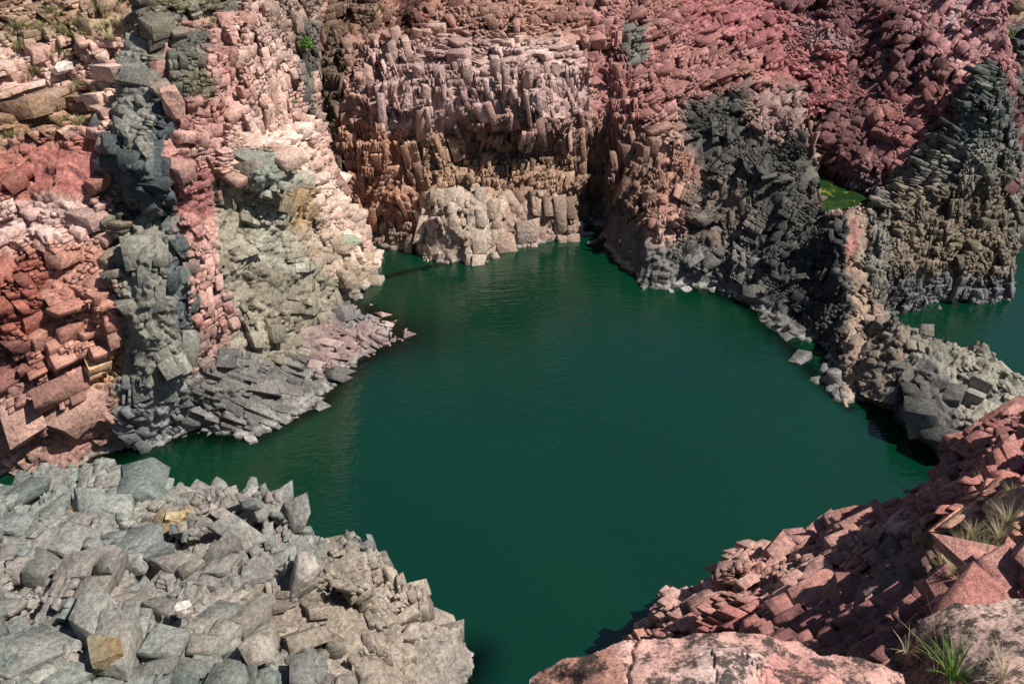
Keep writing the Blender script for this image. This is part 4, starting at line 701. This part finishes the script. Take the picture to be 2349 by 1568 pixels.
M_GREEN = leaf_mat('green_grass', (.06, .15, .015), (.12, .24, .03)); M_DRY = leaf_mat('dry_grass', (.32, .26, .13), (.46, .40, .24)); M_OLIVE = leaf_mat('olive_grass', (.16, .17, .05), (.30, .27, .11)); M_LEAF = leaf_mat('shrub_leaf', (.05, .13, .015), (.11, .22, .03))
def blades(P, n, hgt, spread, wid, seed, lean=(0, 0), segs=5):
    rs = np.random.default_rng(seed); V, Q, T = [], [], []
    for i in range(n):
        a = rs.uniform(0, 2*math.pi); out = np.array([math.cos(a), math.sin(a), 0]); r0 = out*spread*.18*rs.random(); h = hgt*rs.uniform(.45, 1.0); bend = rs.uniform(.15, 1.0)*spread; side = np.array([-out[1], out[0], 0]); tw = rs.normal()*.25; side = unit(side + out*tw); k0 = len(V)
        for s in range(segs + 1):
            t = s/segs; c = P + r0 + out*bend*t**1.8 + np.array([lean[0], lean[1], 0])*t**1.5 + np.array([0, 0, h*(t - .22*t*t*bend/spread)]); w = wid*(1 - t)**.7*.5
            if s < segs: V += [c - side*w, c + out*w*.35, c + side*w]
            else: V.append(c)
        for s in range(segs - 1):
            b = k0 + 3*s; Q += [(b, b+1, b+4, b+3), (b+1, b+2, b+5, b+4)]
        b = k0 + 3*(segs - 1); T += [(b, b+1, b+3), (b+1, b+2, b+3)]
    return V, Q, T
def tuft(name, label, P, n, hgt, spread, wid, mat, seed, group=None, lean=(0, 0), cat='grass tuft'):
    V, Q, T = blades(np.zeros(3), n, hgt, spread, wid, seed, lean); o = mesh_obj(name, V, Q, mat, tris=T); o.location = P; return tag(o, label, cat, group)
tuft('grass_tuft', 'bright green grass tuft with long blades in front of the lichen boulder', on_surface(SURF_K, 2185, 1556, .0)[0], 46, .40, .26, .009, M_GREEN, 3, lean=(-.03, 0))
tuft('grass_tuft', 'tall thin yellow green stems rising through the bright green tuft', on_surface(SURF_K, 2160, 1545, .0)[0], 9, .62, .30, .006, M_OLIVE, 4, lean=(-.08, .05))
tuft('grass_tuft', 'small dry tuft in the gap between the two pink boulders', on_surface(SURF_K, 2085, 1500, .02)[0], 22, .20, .16, .006, M_DRY, 6)
tuft('grass_tuft', 'dry straw tuft in the bottom right corner right of the green tuft', on_surface(SURF_K, 2300, 1560, .0)[0], 40, .26, .24, .006, M_DRY, 7)
tuft('grass_tuft', 'two pale seed stems in front of the large granite boulder', on_surface(SURF_H, 1395, 1600, .0)[0], 6, .16, .05, .006, M_DRY, 8)
near = [(2215, 1345, 'long straw tuft leaning left near the right edge of the near slope', 1.1, M_DRY), (2330, 1230, 'thick pale tuft at the right edge below the orange ledge', 1.1, M_DRY), (2275, 1330, 'mixed green and straw tuft right above the lichen boulder', 1.2, M_OLIVE), (2250, 1255, 'straw tuft between two red blocks under the orange ledge', .9, M_DRY), (2185, 1330, 'arching straw tuft on the near slope above the lichen boulder', 1.0, M_DRY), (2235, 1300, 'broad dry tuft with bent pale blades among the red blocks', 1.2, M_OLIVE), (2310, 1270, 'fluffy pale tuft on the orange ledge near the right edge', 1.0, M_DRY), (2335, 1345, 'olive tuft at the right edge just above the lichen boulder', .9, M_OLIVE), (2140, 1275, 'dark thin tuft in the shade left of the straw tufts', .8, M_OLIVE),
        (2275, 1120, 'thin dry tuft on the upper part of the near slope', .8, M_DRY), (2342, 1160, 'green tuft growing on the orange ledge at the right edge', .8, M_OLIVE), (2290, 1200, 'sparse tuft below the orange ledge', .6, M_OLIVE), (2225, 1110, 'short tuft left of the thin dry tuft high on the near slope', .5, M_DRY), (2010, 1255, 'tiny tuft on the pink block in the middle of the near slope', .4, M_OLIVE), (1700, 1418, 'tiny tuft above the crest of the large boulder', .4, M_OLIVE), (2000, 1480, 'faint tuft in the shaded hollow behind the large boulder', .5, M_OLIVE)]
for i, (u, v, lb, s, mt) in enumerate(near):
    P, n = on_surface(SURF_G, u, v, .25); tuft('grass_tuft', lb, P, int(90*s), .5*s, .42*s, .011, mt, 50 + i, group='grass tufts on the near red slope')
# grass on far ledges: too small and too many to count
def far_grass():
    rs = np.random.default_rng(9); V, Q, T = [], [], []
    spots = [(SURF_A, [(30, 72), (60, 70), (95, 74), (125, 70), (150, 78), (180, 60), (205, 82), (240, 75), (262, 60), (255, 95), (300, 20), (345, 30), (380, 20), (420, 28), (460, 20), (500, 15), (150, 130), (200, 200), (60, 255), (110, 245), (150, 285), (190, 290), (30, 320), (225, 230), (40, 115), (235, 30), (130, 35), (80, 172), (160, 215), (480, 60)]), (SURF_B, [(880, 30), (1560, 20), (1640, 12), (745, 80), (800, 75)])]
    for surf, ps in spots:
        for (u, v) in ps:
            for k in range(9):
                P, n = on_surface(surf, u + rs.normal()*13, v + rs.normal()*4, .2); v_, q_, t_ = blades(P, 12, rs.uniform(.25, .5), .32, .028, int(rs.integers(1e6)), segs=3); b = len(V); V += v_; Q += [tuple(x + b for x in q) for q in q_]; T += [tuple(x + b for x in t) for t in t_]
    return tag(mesh_obj('grass', V, Q, M_OLIVE, tris=T), 'sparse dry grass on the ledges of the cliffs', kind='stuff')
far_grass()
def shrub(label, P, r, n, seed, cat='shrub'):
    root = bpy.data.objects.new('shrub', None); root.location = P; col.objects.link(root); tag(root, label, cat); rs = np.random.default_rng(seed)
    V, Q, SV, SQ = [], [], [], []
    for k in range(7):
        d = unit(np.array([rs.normal(), rs.normal() - .6, abs(rs.normal()) + .6])); e = d*r*rs.uniform(.6, 1.0); s = unit(np.cross(d, [0, 0, 1.]))*r*.03; t = np.cross(d, s); b = len(SV)
        SV += [s, t, -s, -t, e + s*.3, e + t*.3, e - s*.3, e - t*.3]; SQ += [(b+j, b+(j+1) % 4, b+4+(j+1) % 4, b+4+j) for j in range(4)]
        for i in range(n//7):
            c = e*rs.uniform(.45, 1.05) + rs.normal(size=3)*r*.2; a = unit(rs.normal(size=3)); q = unit(np.cross(a, rs.normal(size=3))); L_ = r*rs.uniform(.10, .18); b = len(V); V += [c - a*L_, c + q*L_*.45, c + a*L_, c - q*L_*.45]; Q.append((b, b+1, b+2, b+3))
    mesh_obj('foliage', V, Q, M_LEAF, root); mesh_obj('stem', SV, SQ, plain_mat('shrub_stem', (.08, .06, .04)), root)
shrub('bright green shrub growing in the dark crack at the top of the far cliff', on_surface(SURF_A, 688, 112, .45)[0], .62, 420, 3)
shrub('tiny green sprig lower down the pale crack below the shrub', on_surface(SURF_A, 664, 240, .3)[0], .28, 120, 4)
shrub('green bush on the dark terrace in the top right corner', on_surface(SURF_J, 2306, 105, .9)[0], .8, 420, 5)
